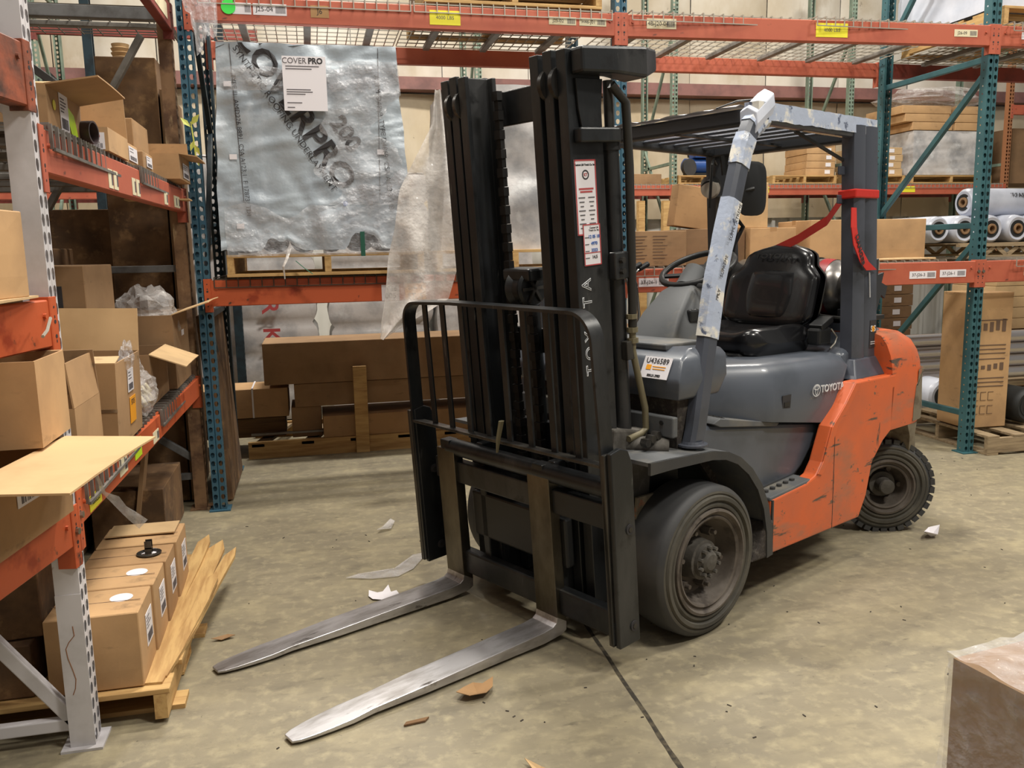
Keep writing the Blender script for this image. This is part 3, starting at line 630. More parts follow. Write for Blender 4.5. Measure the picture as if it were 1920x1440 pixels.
# silver wrapped stacks further back
def wrapped(label, x0, x1, y0, y1, z0, z1, m='silver_wrap', rows=0, amp=.03, cat='pallet load', lx=None, seed=0):
    t = T('wrapped_load', label, cat, ((x0 + x1) / 2, (y0 + y1) / 2, z0)); W_, D_, H = (x1 - x0) / 2, (y1 - y0) / 2, z1 - z0
    def f(a, b):
        p = a * 4; k = int(min(3, p)); s = p - k; cx_ = [(-W_, -D_), (W_, -D_), (W_, D_), (-W_, D_), (-W_, -D_)]
        x = cx_[k][0] + (cx_[k + 1][0] - cx_[k][0]) * s; y = cx_[k][1] + (cx_[k + 1][1] - cx_[k][1]) * s; z = b * H
        n_ = amp * noise.noise(V((x * 3 + seed, y * 3, z * 5))) + amp * .7 * abs(noise.noise(V((x * 9, y * 9 + seed, z * 12))))
        if rows: n_ += .045 * abs(sin(pi * rows * b)) ** .5 - .03
        r_ = 1 + n_ / max(W_, .2); return (x * r_, y * r_, z)
    MB().grid(f, 48, 30 if not rows else rows * 7).build('wrap', m, t, smooth=60, norm=False)
    MB().grid(lambda a, b: (-W_ + 2 * W_ * a, -D_ + 2 * D_ * b, H - .01 + amp * noise.noise(V((a * 5, b * 5, seed)))), 10, 10).build('wrap_top', m, t, smooth=60, norm=False)
    return t
wl = wrapped('silver-wrapped rolls with red lettering behind the corner upright', -1.1, .02, 7.85, 8.6, .02, 2.35, rows=8, amp=.02)
for ch, z in (('R', 1.05), ('K', .80), ('T', .52)): text(ch, 'lettering', wl, 'ink_red', (.17, -.46, z - .02), V((0, 0, -1)), V((1, 0, 0)), .20, .001, .004)
wrapped('silver-wrapped rolls stacked behind the wooden pallets left of the mast', .16, 1.05, 7.85, 8.5, .02, 2.2, rows=8, amp=.02, seed=4)
wrapped('pale wrapped stack behind the fork backrest', 1.1, 2.0, 7.7, 8.4, .02, 1.6, amp=.02, seed=8)
# cardboard leaning inside the corner frame
cb = carton('flattened brown carton leaning inside the corner upright', -.62, -.54, 5.35, 6.12, .01, 1.15, 'card_old', tape=None, tilt=(0, RAD(-3)))

# ------------------------------------------------------------------ right part of the back rack: goods
carton('dirty brown long carton lying just right of the mast', 1.98, 2.39, 5.22, 5.95, 1.375, 1.60, 'card_d', tape=None)
c = bpy.data.objects[[o.name for o in bpy.data.objects if o.get('label', '').startswith('dirty brown long')][0]]
for x0 in (-.17, -.03):
    for k in range(8): MB().box(x0, x0 + .10 - .015 * (k % 3), -.3705, -.3695, .19 - .02 * k, .194 - .02 * k).build('print_line', 'ink_brown', c, norm=False)
carton('brown carton with a pale blue dot behind the steering wheel', 2.41, 2.85, 5.30, 5.95, 1.375, 1.61, 'card_e', tape=None)
carton('tall pale carton leaning behind the steering wheel', 2.42, 2.72, 5.50, 5.62, 1.62, 1.90, 'card_b', tape=None, tilt=(0, RAD(8)))
carton('upright brown carton behind the mirror', 2.74, 3.10, 5.45, 5.95, 1.615, 1.92, 'card_c', tape=None)
carton('brown carton on the beam left of the seat', 2.86, 3.20, 5.25, 5.9, 1.375, 1.61, 'card_a', tape='y')
c = carton('long tan carton behind the seat and the rear pillar', 3.28, 4.15, 5.18, 5.62, 1.382, 1.655, 'card_a', rz=RAD(-2), tape='x')
carton('flattened carton sheet under the long tan carton', 3.7, 4.2, 5.12, 5.16, 1.375, 1.39, 'card_c', tape=None)
def roll(label, c, r, ln, m='white_wrap', core=True, group=None, ax=(0, 1, 0), hub='rolls_dark', name='wrapped_roll'):
    t = T(name, label, 'roll', c, 0, group or ('white wrapped rolls' if m == 'white_wrap' else None)); A = V(ax)
    mb = MB(); a = V((1, 0, 0)) if abs(A.x) < .5 else V((0, 1, 0)); b = V((0, 0, 1)); n = 32; rings = []
    for h, rr in ((0, .42), (.0, .62), (-.006, .8), (.01, .95), (.04, 1), (ln * .5, 1.01), (ln - .04, 1), (ln, .9)):
        rings.append([V((0, 0, 0)) + A * h + (a * cos(2 * pi * j / n) + b * sin(2 * pi * j / n)) * r * (rr + (.03 * noise.noise(V((j * .5, h * 9, c[0] * 5))) if rr > .7 else 0)) for j in range(n)])
    mb.loft(rings, caps=False); mb.build('wrapper', m, t, smooth=True, norm=True)
    MB().lathe([(-.002, r * .36), (-.004, r * .60), (.02, r * .62)], (0, 0, 0), A, 28).build('roll_end', hub, t, smooth=True)
    MB().lathe([(.25, r * .20), (-.012, r * .22), (-.014, r * .30), (-.012, r * .36), (.0, r * .37)], (0, 0, 0), A, 28).build('core', 'card_d', t, smooth=True)
    MB().lathe([(.2, 0), (.2, r * .22)], (0, 0, 0), A, 20).build('core_shadow', 'card_old', t)
    return t
jp = T('joist_pallet', 'grey truss-sided pallet under the white wrapped rolls', 'pallet', (5.66, 6.02, 1.368))
for yy in (-.52, .5):
    MB().box(-.95, 1.0, yy, yy + .04, .0, .02).build('bottom_chord', 'wood_grey', jp); MB().box(-.95, 1.0, yy, yy + .04, .085, .105).build('top_chord', 'wood_grey', jp)
    for i in range(9): 
        x = -.93 + i * .21; MB().bar((x, yy + .02, .018), (x + .10, yy + .02, .09), .03, .012, (0, 1, 0)).build('web_strip', 'wood_grey', jp); MB().bar((x + .2, yy + .02, .018), (x + .10, yy + .02, .09), .03, .012, (0, 1, 0)).build('web_strip', 'wood_grey', jp)
MB().box(-.95, 1.0, -.5, .5, .105, .113).build('deck_board', 'wood_grey', jp)
for i, x in enumerate((4.56, 4.79, 5.03, 5.27, 5.51)):
    roll(('leftmost white wrapped roll on the truss-sided pallet', 'second white roll from the left beside the teal upright', 'third white roll just right of the teal upright', 'fourth white wrapped roll at the right edge', 'fifth white wrapped roll past the right edge')[i], (x + .09, 5.66, 1.585), .108 if i else .10, .95)
rt = roll('big white wrapped roll lying on top of the row of rolls', (5.02, 5.85, 1.795), .108, 1.3, ax=(.996, .087, 0))
text('SURFABLT', 'lettering', rt, 'ink', (.45, -.062, .05), PX, V((0, .5, .86)), .055)
# right side floor: pallet, tall carton, dark roll
pallet('low wooden pallet on the floor at the right, under the tall carton', 4.58, 5.75, 4.92, 5.98, .0, h=.14, m='wood_grey', axis='x', rz=RAD(-2))
tc_ = carton('tall printed brown carton standing on the floor pallet at the right', 4.585, 4.91, 5.17, 5.49, .15, 1.13, 'card_a', rz=RAD(-3), tape=None)
q = MB()
for (z, h_) in ((.78, .02), (.70, .10), (.60, .02), (.57, .02), (.54, .02), (.50, .02), (.42, .06), (.36, .02), (.33, .02), (.30, .02)):
    if h_ > .05: 
        for k in range(5): q.box(-.12 + .05 * k, -.12 + .05 * k + .03, -.1655, -.1640, z + .01 * (k % 2), z + h_ * (.5 + .1 * k))
    else: q.box(-.13, .12, -.1655, -.1640, z, z + h_ * .35)
for (a, b) in ((-.12, .10), (-.06, .10), (.0, .10), (-.12, .20), (-.06, .20), (.0, .2)):
    q.box(a, a + .045, -.1655, -.1640, b, b + .003).box(a, a + .045, -.1655, -.1640, b + .06, b + .063).box(a, a + .003, -.1655, -.1640, b, b + .06)
q.build('print', 'ink_brown', tc_, norm=False)
roll('dark wrapped roll on the floor pallet at the right edge', (5.10, 5.16, .285), .13, .7, 'rolls_dark', name='dark_roll')
roll('pale grey wrapped roll lying behind the tall carton', (5.32, 6.30, .16), .15, .26, 'white_wrap')
# bright pipes and stacks behind the counterweight
for i, (z, r, lb) in enumerate(((.60, .058, 'topmost polished metal pipe behind the tall carton'), (.49, .055, 'second polished metal pipe from the top'), (.38, .056, 'third polished metal pipe from the top'), (.27, .055, 'lowest polished metal pipe above the pallet'))):
    tag(MB().cyl((4.9, 6.75 - .02 * i, z), (8.4, 6.75 - .02 * i, z), r, n=20).build('metal_pipe', 'pipe_metal', smooth=True), lb, 'pipe', 'polished pipes behind the tall carton')
tag(MB().box(4.9, 4.98, 6.6, 6.95, 0, .19).box(6.9, 6.98, 6.6, 6.95, 0, .19).box(4.9, 6.98, 6.62, 6.92, .15, .19).build('pipe_cradle', 'wood_grey'), 'grey timber cradle holding the metal pipes', 'wood cradle')
def stack(prefix, x0, x1, y0, y1, z0, n, hh, m, adj, lab=True, group=None, jit=.012):
    for i in range(n):
        j = (rnd.random() - .5) * jit * 2
        c = carton('%s, %s' % (prefix, adj[i]), x0 + j, x1 + j, y0, y1, z0 + i * hh, z0 + (i + 1) * hh - .004, m, tape=None, bulge=.002, group=group or prefix + 's')
        if lab: sticker(c, ((x1 - x0) * .25, -(y1 - y0) / 2 - .003, hh * .5), PX, UP, .08, .05, lines=0, barcode=False)
ORD = ['lowest of the stack', 'second from the bottom', 'third from the bottom', 'fourth from the bottom', 'fifth from the bottom', 'sixth from the bottom', 'seventh from the bottom', 'eighth from the bottom', 'ninth from the bottom']
stack('purplish wrapped carton behind the pillar at the right', 5.05, 5.75, 7.3, 7.9, .42, 6, .115, 'card_e', ORD)
stack('flat tan carton on the stack right of the rear pillar', 4.75, 5.75, 7.3, 7.8, 1.12, 3, .085, 'card_a', ['lowest of three', 'middle of three', 'topmost of three'])
carton('base carton under the purplish carton stack', 5.0, 5.8, 7.25, 7.95, .01, .41, 'card_old', tape=None)
carton('dark carton stack base behind the rear pillar', 4.2, 4.95, 7.3, 7.9, .01, 1.08, 'card_old', tape=None)
carton('small tan carton with a white label behind the counterweight', 4.05, 4.45, 6.9, 7.2, .52, .80, 'card_a', tape=None)
carton('plain carton under the small tan carton behind the counterweight', 4.0, 4.5, 6.85, 7.25, .01, .51, 'card_d', tape=None)
tag(MB().bar((4.62, 6.85, .02), (4.75, 6.75, 1.02), .11, .04, (0, 1, 0)).build('timber_board', 'wood', bevel=.003), 'pale timber board leaning behind the counterweight', 'board')
stack('flat tan carton at the right edge behind the tall carton', 6.7, 7.6, 7.3, 7.9, .60, 6, .11, 'card_c', ORD)
carton('dark base carton at the right edge behind the pipes', 6.65, 7.65, 7.25, 7.95, .01, .59, 'card_old', tape=None)
# white wrapped load on the overhead deck, top right
pallet('wooden pallet on the overhead deck under the white load', 4.62, 6.0, FY - .05, 6.15, 2.922, h=.13, m='wood')
wrapped('white wrapped load on the overhead deck at the top right', 4.62, 6.1, FY, 6.2, 3.06, 3.9, 'white_wrap', amp=.015, seed=3)
# wooden racks and clutter seen under the long boxes, right of the mast
for i in range(4):
    tag(MB().box(2.3 + i * .28, 2.36 + i * .28, 7.2, 7.26, .0, 1.35 - .05 * i).build('timber_post', 'wood'), ('first', 'second', 'third', 'fourth')[i] + ' timber post from the mast behind the control levers', 'post')
carton('dark brown carton on the floor behind the control levers', 2.25, 3.3, 7.3, 8.0, .01, .75, 'card_old', tape=None)
carton('brown carton on the floor behind the driver seat', 3.4, 4.0, 7.0, 7.6, .01, .95, 'card_d', tape=None)

# ------------------------------------------------------------------ third rack, by the wall
TY = 10.4; GX = (-5.46, -2.74, -.44, 2.07, 4.58, 7.09, 9.60)
nm = ('far left', 'left, seen over the open boxes', 'hidden behind the grey load', 'behind the top of the mast', 'right of the mast', 'behind the rear pillar', 'at the right edge')
for i, gx in enumerate(GX):
    if i == 2: continue
    m = 'steel_brown' if i == 6 else 'steel_green'
    frame('far green-grey rack upright by the wall, ' + nm[i] if i < 6 else 'far brown rack upright by the wall at the right edge', gx, TY, 5.2, (0, -1), 1.05, (m, 'steel_green'), bm='steel_green', braces=((.4, 1.5, 1), (1.5, 2.8, 0), (2.8, 4.2, 1)), hz=(.3, 2.55, 4.4), big=1.2, sidehole=False)
tb = {}
for i in range(6):
    wh = ('beyond the left shelf', 'behind the corner upright', 'behind the grey load', 'seen past the mast', 'under the row of far pallets', 'at the far right')[i]
    tb[i] = beam('far orange beam by the wall, ' + wh, (GX[i] + .038, TY), (GX[i + 1] - .038, TY), 2.27, .13, 'beam_orange', (0, -1))
    beam('far rear beam by the wall, ' + wh, (GX[i] + .038, TY + 1.05), (GX[i + 1] - .038, TY + 1.05), 2.27, .11, 'beam_dark', (0, 1))
    deck('far wire deck by the wall, ' + wh, GX[i] + .06, GX[i + 1] - .06, TY, TY + 1.05, 2.275, None, sup=4)
    if i in (0, 1): beam('far dark red upper beam, ' + wh, (GX[i] + .038, TY), (GX[i + 1] - .038, TY), 3.98, .12, 'beam_dark', (0, -1))
beam('far orange upper beam at the right edge by the wall', (GX[6] + .038, TY), (12.1, TY), 3.35, .13, 'beam_orange', (0, -1))
for a in (4, 5): stick_on_beam(tb[a] , 1.2 if a == 4 else .9, .2, .08, -.06, 'tag_yellow', None, barcode=False, label='yellow tag')
pallet('far pallet under the blue compressor', 4.66, 5.5, 10.45, 11.4, 2.29, h=.11)
pallet('far empty pallet left of the labelled cartons', 6.0, 6.95, 10.45, 11.4, 2.29, h=.11)
pallet('far pallet below the labelled cartons', 7.15, 8.0, 10.45, 11.4, 2.29, h=.11)
pallet('far pallet below the big wrapped load', 8.1, 9.4, 10.45, 11.4, 2.29, h=.11)
carton('flattened far carton lying on the wall rack next to the blue upright', 4.05, 4.45, 10.5, 11.2, 2.285, 2.42, 'card_d', tape=None)
stack('far labelled carton left of the rear pillar', 6.55, 6.98, 10.55, 11.1, 2.405, 5, .095, 'card_a', ORD)
stack('far labelled carton right of the rear pillar', 7.35, 8.02, 10.55, 11.1, 2.405, 4, .095, 'card_c', ORD)
bl = wrapped('far pallet load of cartons wrapped in pinkish film on the wall rack', 8.15, 9.30, 10.5, 11.35, 2.41, 3.0, 'silver_wrap', amp=.03, seed=5)
for i, (x0, x1, z0) in enumerate(((8.12, 8.75, 3.01), (8.8, 9.4, 3.01), (8.0, 8.7, 3.12), (8.78, 9.4, 3.12), (7.95, 8.72, 3.23), (8.8, 9.35, 3.23))):
    carton('flat far carton on the pinkish wrapped load, ' + ('lower left', 'lower right', 'middle left', 'middle right', 'upper left', 'upper right')[i], x0, x1, 10.5, 11.3, z0, z0 + .105, 'card_a', tape=None)
tp_ = crumple('film_cover', 'film', None, (8.7, 10.9, 3.48), (.70, .45, .14), .3, 2); tag(tp_, 'film cover heaped on top of the far carton load', 'plastic film')
carton('big grey-brown far carton at the right edge on the wall rack', 9.75, 11.2, 10.5, 11.3, 2.29, 3.05, 'card_e', tape=None)
for c_ in [o for o in bpy.data.objects if o.get('label', '').startswith('far labelled carton right')]: text('StarReed', 'lettering', c_, 'ink_brown', (-.05, -.279, .045), PX, UP, .06, bold=.001)
fc = T('timber_crate', 'far timber crate frame under the wall rack right of the mast', 'crate', (4.35, 9.9, 0))
for x_ in (-.42, -.10, .28, .40): MB().box(x_ - .04, x_ + .04, -.04, .04, 0, 2.05).build('post', 'wood', fc)
MB().box(-.45, .45, -.06, -.04, 1.55, 1.68).build('cross_board', 'wood_dark', fc); MB().box(-.45, .45, .04, .06, .6, .75).build('cross_board', 'wood_dark', fc)
# blue compressor
cp = T('compressor', 'small blue air compressor on a far pallet behind the guard roof', 'compressor', (5.10, 10.75, 2.40))
MB().lathe([(0, .0), (.01, .06), (.04, .10), (.5, .10), (.53, .06), (.54, 0)], (-.26, 0, .14), (1, 0, 0), 24).build('air_tank', 'blue_paint', cp, smooth=True)
MB().box(-.12, .18, -.11, .09, .24, .38).build('motor_housing', 'blue_paint', cp, bevel=.01)
MB().box(-.08, .14, -.09, .07, .385, .45).build('shroud', 'red', cp, bevel=.01)
MB().box(.04, .11, -.118, -.11, .29, .34).build('yellow_label', 'tag_yellow', cp)
MB().lathe([(0, 0), (0, .11), (.05, .11), (.05, 0)], (-.24, -.14, .11), (.3, -1, 0), 24).build('wheel', 'rubber', cp, smooth=True)
MB().tube([(-.22, -.12, .24), (-.24, -.12, .36), (-.16, -.12, .40), (-.12, -.12, .34)], .012, 8).build('handle', 'plastic_black', cp)
MB().box(-.2, .25, -.09, .09, 0.0, .05).build('base', 'plastic_black', cp)

# ------------------------------------------------------------------ left rack (runs along y)
lf = frame('white rusty rack upright in the left foreground', -.73, 2.72, 4.2, (1, 0), 1.07, ('steel_white', 'steel_white'), bm='steel_white', braces=((.06, 1.45, 0), (1.9, 2.9, 0)), hz=(.07, 2.95), big=1.35, sidehole=False)
MB().box(-.071, .001, -.0395, -.038, .0, .5).build('side_plate', 'steel_white', lf)
q = MB(); zz = .36; pth = [(-.03, .40), (-.028, .37), (-.045, .35), (-.055, .33), (-.052, .30), (-.042, .26), (-.036, .23), (-.04, .20), (-.048, .18)]
q.tube([(a, -.0402, b) for a, b in pth], .0012, 4); q.build('rust_streak', 'rust', lf)
frame('tan rusty rack upright at the far end of the left shelves', -.68, 5.27, 4.2, (1, 0), 1.07, ('steel_tan', 'steel_tan'), bm='grey_brace', braces=((.30, 1.0, 0), (2.0, 2.75, 0), (2.9, 3.9, 1)), hz=(.2, 1.43, 2.0), sidehole=False)
l1 = beam('red upper shelf beam of the left rack with barcode labels', (-.73, 2.765), (-.672, 5.225), 1.87, .125, 'beam_orange', (1, 0), conn_h=.19)
l2 = beam('orange lower shelf beam of the left rack under the open boxes', (-.73, 2.765), (-.672, 5.225), .80, .11, 'beam_bright', (1, 0), conn_h=.19, bolts=True)
l3 = beam('red top beam of the left rack with a tan label', (-.73, 2.765), (-.672, 5.225), 2.86, .14, 'beam_dark', (1, 0))
for at in (.75, .83, 1.14, 1.22): stick_on_beam(l1, at, .065, .07, -.08, 'paper_cream')
for at in (1.85, 2.12, 2.2): stick_on_beam(l1, at, .09, .06, -.085, 'paper_cream')
stick_on_beam(l2, .16, .14, .05, -.075, 'tag_yellow', '4000LBS', barcode=False, ts=.028, label='small yellow load tag'); stick_on_beam(l2, .55, .12, .06, -.06, 'paper_cream'); stick_on_beam(l2, .80, .12, .075, -.05, 'tag_green', None, barcode=False, label='lime green tag'); stick_on_beam(l2, 1.15, .12, .05, -.075, 'paper_cream')
stick_on_beam(l3, 2.15, .34, .08, -.07, 'paper_cream', barcode=False)
for z, lb, m in ((1.87, 'upper', 'beam_dark'), (.80, 'lower', 'beam_rusty'), (2.86, 'top', 'beam_dark')):
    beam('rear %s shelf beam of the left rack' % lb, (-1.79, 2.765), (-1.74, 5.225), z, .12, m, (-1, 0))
G_dl = None
for z, lb, wm in ((1.875, 'upper', 'galv'), (.806, 'lower', 'galv')):
    deck('near wire deck of the %s left shelf' % lb, -1.76, -.722, 2.80, 4.0, z, G_dl, fall='+x', sup=3, m=wm, supz=1, pitch=.066, drop=.06, r_=.0038)
    deck('far wire deck of the %s left shelf' % lb, -1.74, -.698, 4.04, 5.18, z, G_dl, fall='+x', sup=3, m=wm, pitch=.066, drop=.06, r_=.0038)
deck('wire deck of the top left shelf', -1.76, -.74, 2.82, 5.16, 2.865, G_dl, fall='+x', sup=5, m='wire_dark')
tag(MB().box(-1.74, -.745, 2.85, 5.16, .8225, .8255).build('shelf_liner', 'card_old'), 'dusty brown liner sheet on the lower left shelf', 'liner')
tag(MB().bar((-1.78, 5.33, 2.83), (-.70, 5.33, 2.83), .05, .065).build('tie_bar', 'grey_brace', bevel=.004), 'dark grey tie bar crossing below the top left shelf', 'bar')
tag(MB().bar((-1.3, 4.9, 1.75), (-.78, 4.9, 2.62), .03, .05, (0, 1, 0)).build('diagonal_brace', 'galv', bevel=.004), 'grey diagonal brace behind the boxes of the upper left shelf', 'brace')
# near bay, running out of the picture
def nb(z, hg, m, lb): return beam(lb, (-.735, 2.675), (-1.10, .75), z, hg, m, (1, -.19), conn_h=.19, bolts=z < 1)
nb(1.385, .135, 'beam_bright', 'bright orange beam left of the white upright, below the plain box'); nb(.765, .115, 'beam_bright', 'bright orange beam at the lower left with a bolt end'); nb(2.085, .17, 'beam_rusty', 'rust-stained beam at the upper left edge')
for z, lb in ((1.39, 'middle'), (.77, 'lower'), (2.09, 'upper')):
    t = deck('wire deck of the %s shelf at the left edge' % lb, -1.75, -.86, 1.95, 2.60, z + .004, None, fall='+x', sup=2, m='wire', drop=.03)
MB().tube([(.035, .06, -.06), (.04, 0, -.09), (.045, -.06, -.10)], .0045, 6).build('bent_wire', 'wire', bpy.data.objects['rack_frame.001'] if False else None)
o = bpy.data.objects['bent_wire']; o.location = (-.735, 2.5, 1.40); tag(o, 'bent loose deck wire over the orange beam at the left', 'wire')

# boxes, upper left shelf
Z1 = 1.89
A = carton('open carton with a lime green sheet on its side, first on the upper left shelf', -1.12, -.755, 2.95, 3.36, Z1, Z1 + .135, 'card_b', flaps={'x+': (80, .155), 'y-': (-78, .14, 0, 'card_bright'), 'x-': (40, .14)})
D_ = .185
sticker(A, (.1835, -.02, .075), PY, UP, .10, .12, lines=5, barcode=True)
MB().add([(.1848, -.015, .115), (.1848, .10, .085), (.1848, .135, .02), (.1848, .12, -.06), (.1848, .065, .0)], [(0, 1, 2, 3, 4)]).build('green_sheet', 'tag_green', A, norm=False)
MB().lathe([(0, .016), (.001, .016), (.001, 0)], (.1838, -.13, .085), (1, 0, 0), 14).build('yellow_dot', 'tag_yellow', A)
B = carton('open carton with a raised back flap and white label, second on the upper left shelf', -1.0, -.70, 3.50, 3.86, Z1, Z1 + .085, 'card_a', flaps={'y+': (2, .16), 'x-': (4, .15)})
sticker(B, (.105, -.1805, .035), PX, UP, .065, .06, 'paper', 3, True, '$0.00', .016, 'ink_red')
tb_ = MB().lathe([(.0, .034), (.0, .040), (.22, .040), (.22, .034), (.02, .034), (.018, 0)], (0, 0, 0), (1, -.22, 0), 24).build('brown_tube', 'purple_tube', smooth=40)
tb_.location = (-.93, 3.40, Z1 + .045); tag(tb_, 'dark brown cardboard-like tube lying before the second carton', 'tube')
carton('taller plain carton behind the small stamped carton on the upper left shelf', -1.0, -.76, 4.34, 4.72, Z1, 2.13, 'card_b', tape=None)
D = carton('small carton with a round stamp on the upper left shelf', -.96, -.732, 3.98, 4.24, Z1, 1.985, 'card_a', tape=None)
MB().lathe([(0, .026), (.0006, .026), (.0006, .0235), (0, .0235)], (.072, -.1345, .05), (0, -1, 0), 24).box(.054, .09, -.1352, -.1345, .048, .051).box(.058, .086, -.1352, -.1345, .062, .0645).box(.060, .084, -.1352, -.1345, .036, .0385).build('round_stamp', 'ink_brown', D)
sticker(D, (.1185, .0, .05), PY, UP, .18, .06, lines=2)
E_ = carton('small carton with a side label, beside the stamped one', -.94, -.712, 4.26, 4.50, Z1, 1.975, 'card_b', tape=None)
sticker(E_, (.1185, 0, .045), PY, UP, .14, .05, lines=2)
Fb = carton('open carton overhanging the far end of the upper left shelf', -.85, -.62, 4.72, 5.10, Z1 - .0, 2.015, 'card_a', flaps={'y+': (0, .09), 'x+': (100, .09), 'x-': (0, .07)})
sticker(Fb, (.1175, .02, .05), PY, UP, .22, .075, 'paper', 3)
tag(MB().box(-.95, -.62, 5.0, 5.12, 1.80, 1.808).build('flap_sheet', 'card_bright'), 'bright cardboard flap poking out under the overhanging carton', 'cardboard sheet')
tag(MB().box(-.93, -.86, 4.80, 4.90, Z1, 2.18).build('clear_tub', 'film_milky', bevel=.015), 'small milky tub behind the overhanging carton', 'tub')
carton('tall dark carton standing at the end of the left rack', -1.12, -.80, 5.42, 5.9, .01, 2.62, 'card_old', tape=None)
deck('wire deck of the top left shelf beyond the tan upright', -1.72, -.74, 5.35, 6.0, 2.865, None, fall='+x', sup=1, m='wire_dark')
frame('last dark upright of the left rack behind the grey load', -.60, 7.75, 4.2, (1, 0), 1.07, ('steel_dark', 'steel_dark'), bm='steel_dark', sidehole=False)
pallet('dark pallet on the near part of the top left shelf', -1.70, -.85, 3.9, 5.0, 2.885, h=.12, m='wood_dark')
tw_ = crumple('torn_bundle', 'rolls_dark', None, (-3.0, 11.4, 3.25), (.42, .15, .34), .5, 4); tag(tw_, 'dark torn bundle hanging at the wall, far left', 'bundle')
eb = T('electrical_box', 'grey electrical box on the wall seen over the open boxes', 'electrical box', (-2.05, 11.7, 3.0)); MB().box(-.14, .14, -.05, .05, 0, .26).build('case', 'galv', eb, bevel=.01); MB().box(-.02, .09, -.06, -.05, -.06, .10).build('meter', 'paper', eb); MB().box(-.12, .12, .05, .3, .1, .14).build('bracket', 'galv', eb)
pc = tag(MB().lathe([(0, 0), (0, .05), (.02, .055), (.025, .045), (.045, .055), (.05, .045), (.07, .055), (.075, .045), (.095, .05), (.10, 0)], (-1.01, 5.6, 2.63), (0, 0, 1), 16).build('twine_spool', 'card_c', smooth=50), 'ribbed spool on top of the tall dark carton', 'spool')
carton('brown leaning carton piece at the end of the left rack', -.79, -.76, 5.42, 6.1, .01, 2.45, 'card_d', tape=None)
# boxes between the shelves, in the dark
Z0 = .826
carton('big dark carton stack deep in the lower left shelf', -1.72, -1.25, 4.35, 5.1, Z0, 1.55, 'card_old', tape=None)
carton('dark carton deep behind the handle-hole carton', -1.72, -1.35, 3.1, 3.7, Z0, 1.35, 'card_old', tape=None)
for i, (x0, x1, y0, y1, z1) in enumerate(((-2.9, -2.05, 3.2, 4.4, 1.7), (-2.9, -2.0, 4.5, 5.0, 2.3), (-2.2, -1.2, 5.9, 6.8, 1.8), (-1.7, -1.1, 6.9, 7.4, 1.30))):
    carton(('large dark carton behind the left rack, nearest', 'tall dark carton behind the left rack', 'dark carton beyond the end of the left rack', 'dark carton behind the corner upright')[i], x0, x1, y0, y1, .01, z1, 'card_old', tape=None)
H = carton('grey-brown carton with a hand hole standing on the lower left shelf', -1.38, -.88, 3.72, 4.22, Z0, 1.47, 'card_d', tape=None)
sticker(H, (.03, -.2535, .40), PX, UP, .07, .075, lines=3); MB().box(.13, .165, -.2545, -.250, .48, .565).build('hand_hole', 'ink', H)
O_ = carton('wide open dark carton with clear film inside, far end of the lower left shelf', -1.22, -.70, 4.62, 5.15, Z0, 1.205, 'card_d', flaps={'x+': (72, .19, 0, 'card_c'), 'x-': (30, .12)})
crumple('film_wad', 'film', O_, (.10, -.02, .36), (.15, .18, .14), .35, 6)
MB().box(.261, .263, .0, .08, .25, .28).build('hand_hole', 'paper', O_)
carton('low open carton with a bright flap hanging over the lower left shelf edge', -1.10, -.735, 4.12, 4.58, Z0, 1.06, 'card_d', flaps={'x+': (112, .17, 0, 'card_c')})
bg_ = T('film_bag', 'clear bag of round parts on the lower left shelf', 'bag', (-.745, 3.95, Z0))
crumple('bag', 'film', bg_, (0, 0, .085), (.055, .15, .085), .25, 2)
for i in range(10): MB().lathe([(0, 0), (0, .022), (.006, .024), (.012, .022), (.012, 0)], (-.02 + .03 * (i % 2), -.09 + .02 * i, .04 + .02 * (i % 4)), (.9, .2, .5), 14).build('round_part', 'paper_cream', bg_)
crumple('bag_neck', 'film', bg_, (-.02, -.05, .21), (.03, .07, .05), .4, 9)
Lb = carton('open carton with an orange tag and white label on the lower left shelf', -1.04, -.70, 3.22, 3.66, Z0, 1.135, 'card_b', flaps={'y+': (12, .17, 0, 'card_bright'), 'x-': (10, .15, 0, 'card_c'), 'y-': (-82, .10, 0, 'card_c')}, tilt=(0, RAD(2)))
sticker(Lb, (.1715, .02, .22), V((0, 1, 0)), UP, .10, .085, lines=3); st = sticker(Lb, (.1715, .04, .105), V((0, 1, 0)), UP, .10, .10, 'tag_orange', 0, False, 'ST15', .03, label='orange tag'); 
MB().box(.02, .171, -.2215, -.2205, .135, .147).build('tape_strip', 'chrome', Lb)
crumple('film_scrap', 'film_clear', Lb, (.165, .0, .31), (.02, .06, .05), .5, 12)
Hb = carton('open carton with a green-edged white label next to the white upright', -1.05, -.725, 2.80, 3.12, Z0, 1.045, 'card_b', flaps={'x+': (-6, .14), 'y+': (-4, .15, 0, 'card_d')})
sk = sticker(Hb, (.085, -.1605, .09), PX, UP, .10, .12, 'paper', 4, True, None); text('HID6S', 'lettering', sk, 'ink', (.085, -.1625, .135), PX, UP, .028, bold=.0006)
MB().box(.131, .137, -.1625, -.1605, .03, .15).build('green_edge', 'strap_green', Hb)
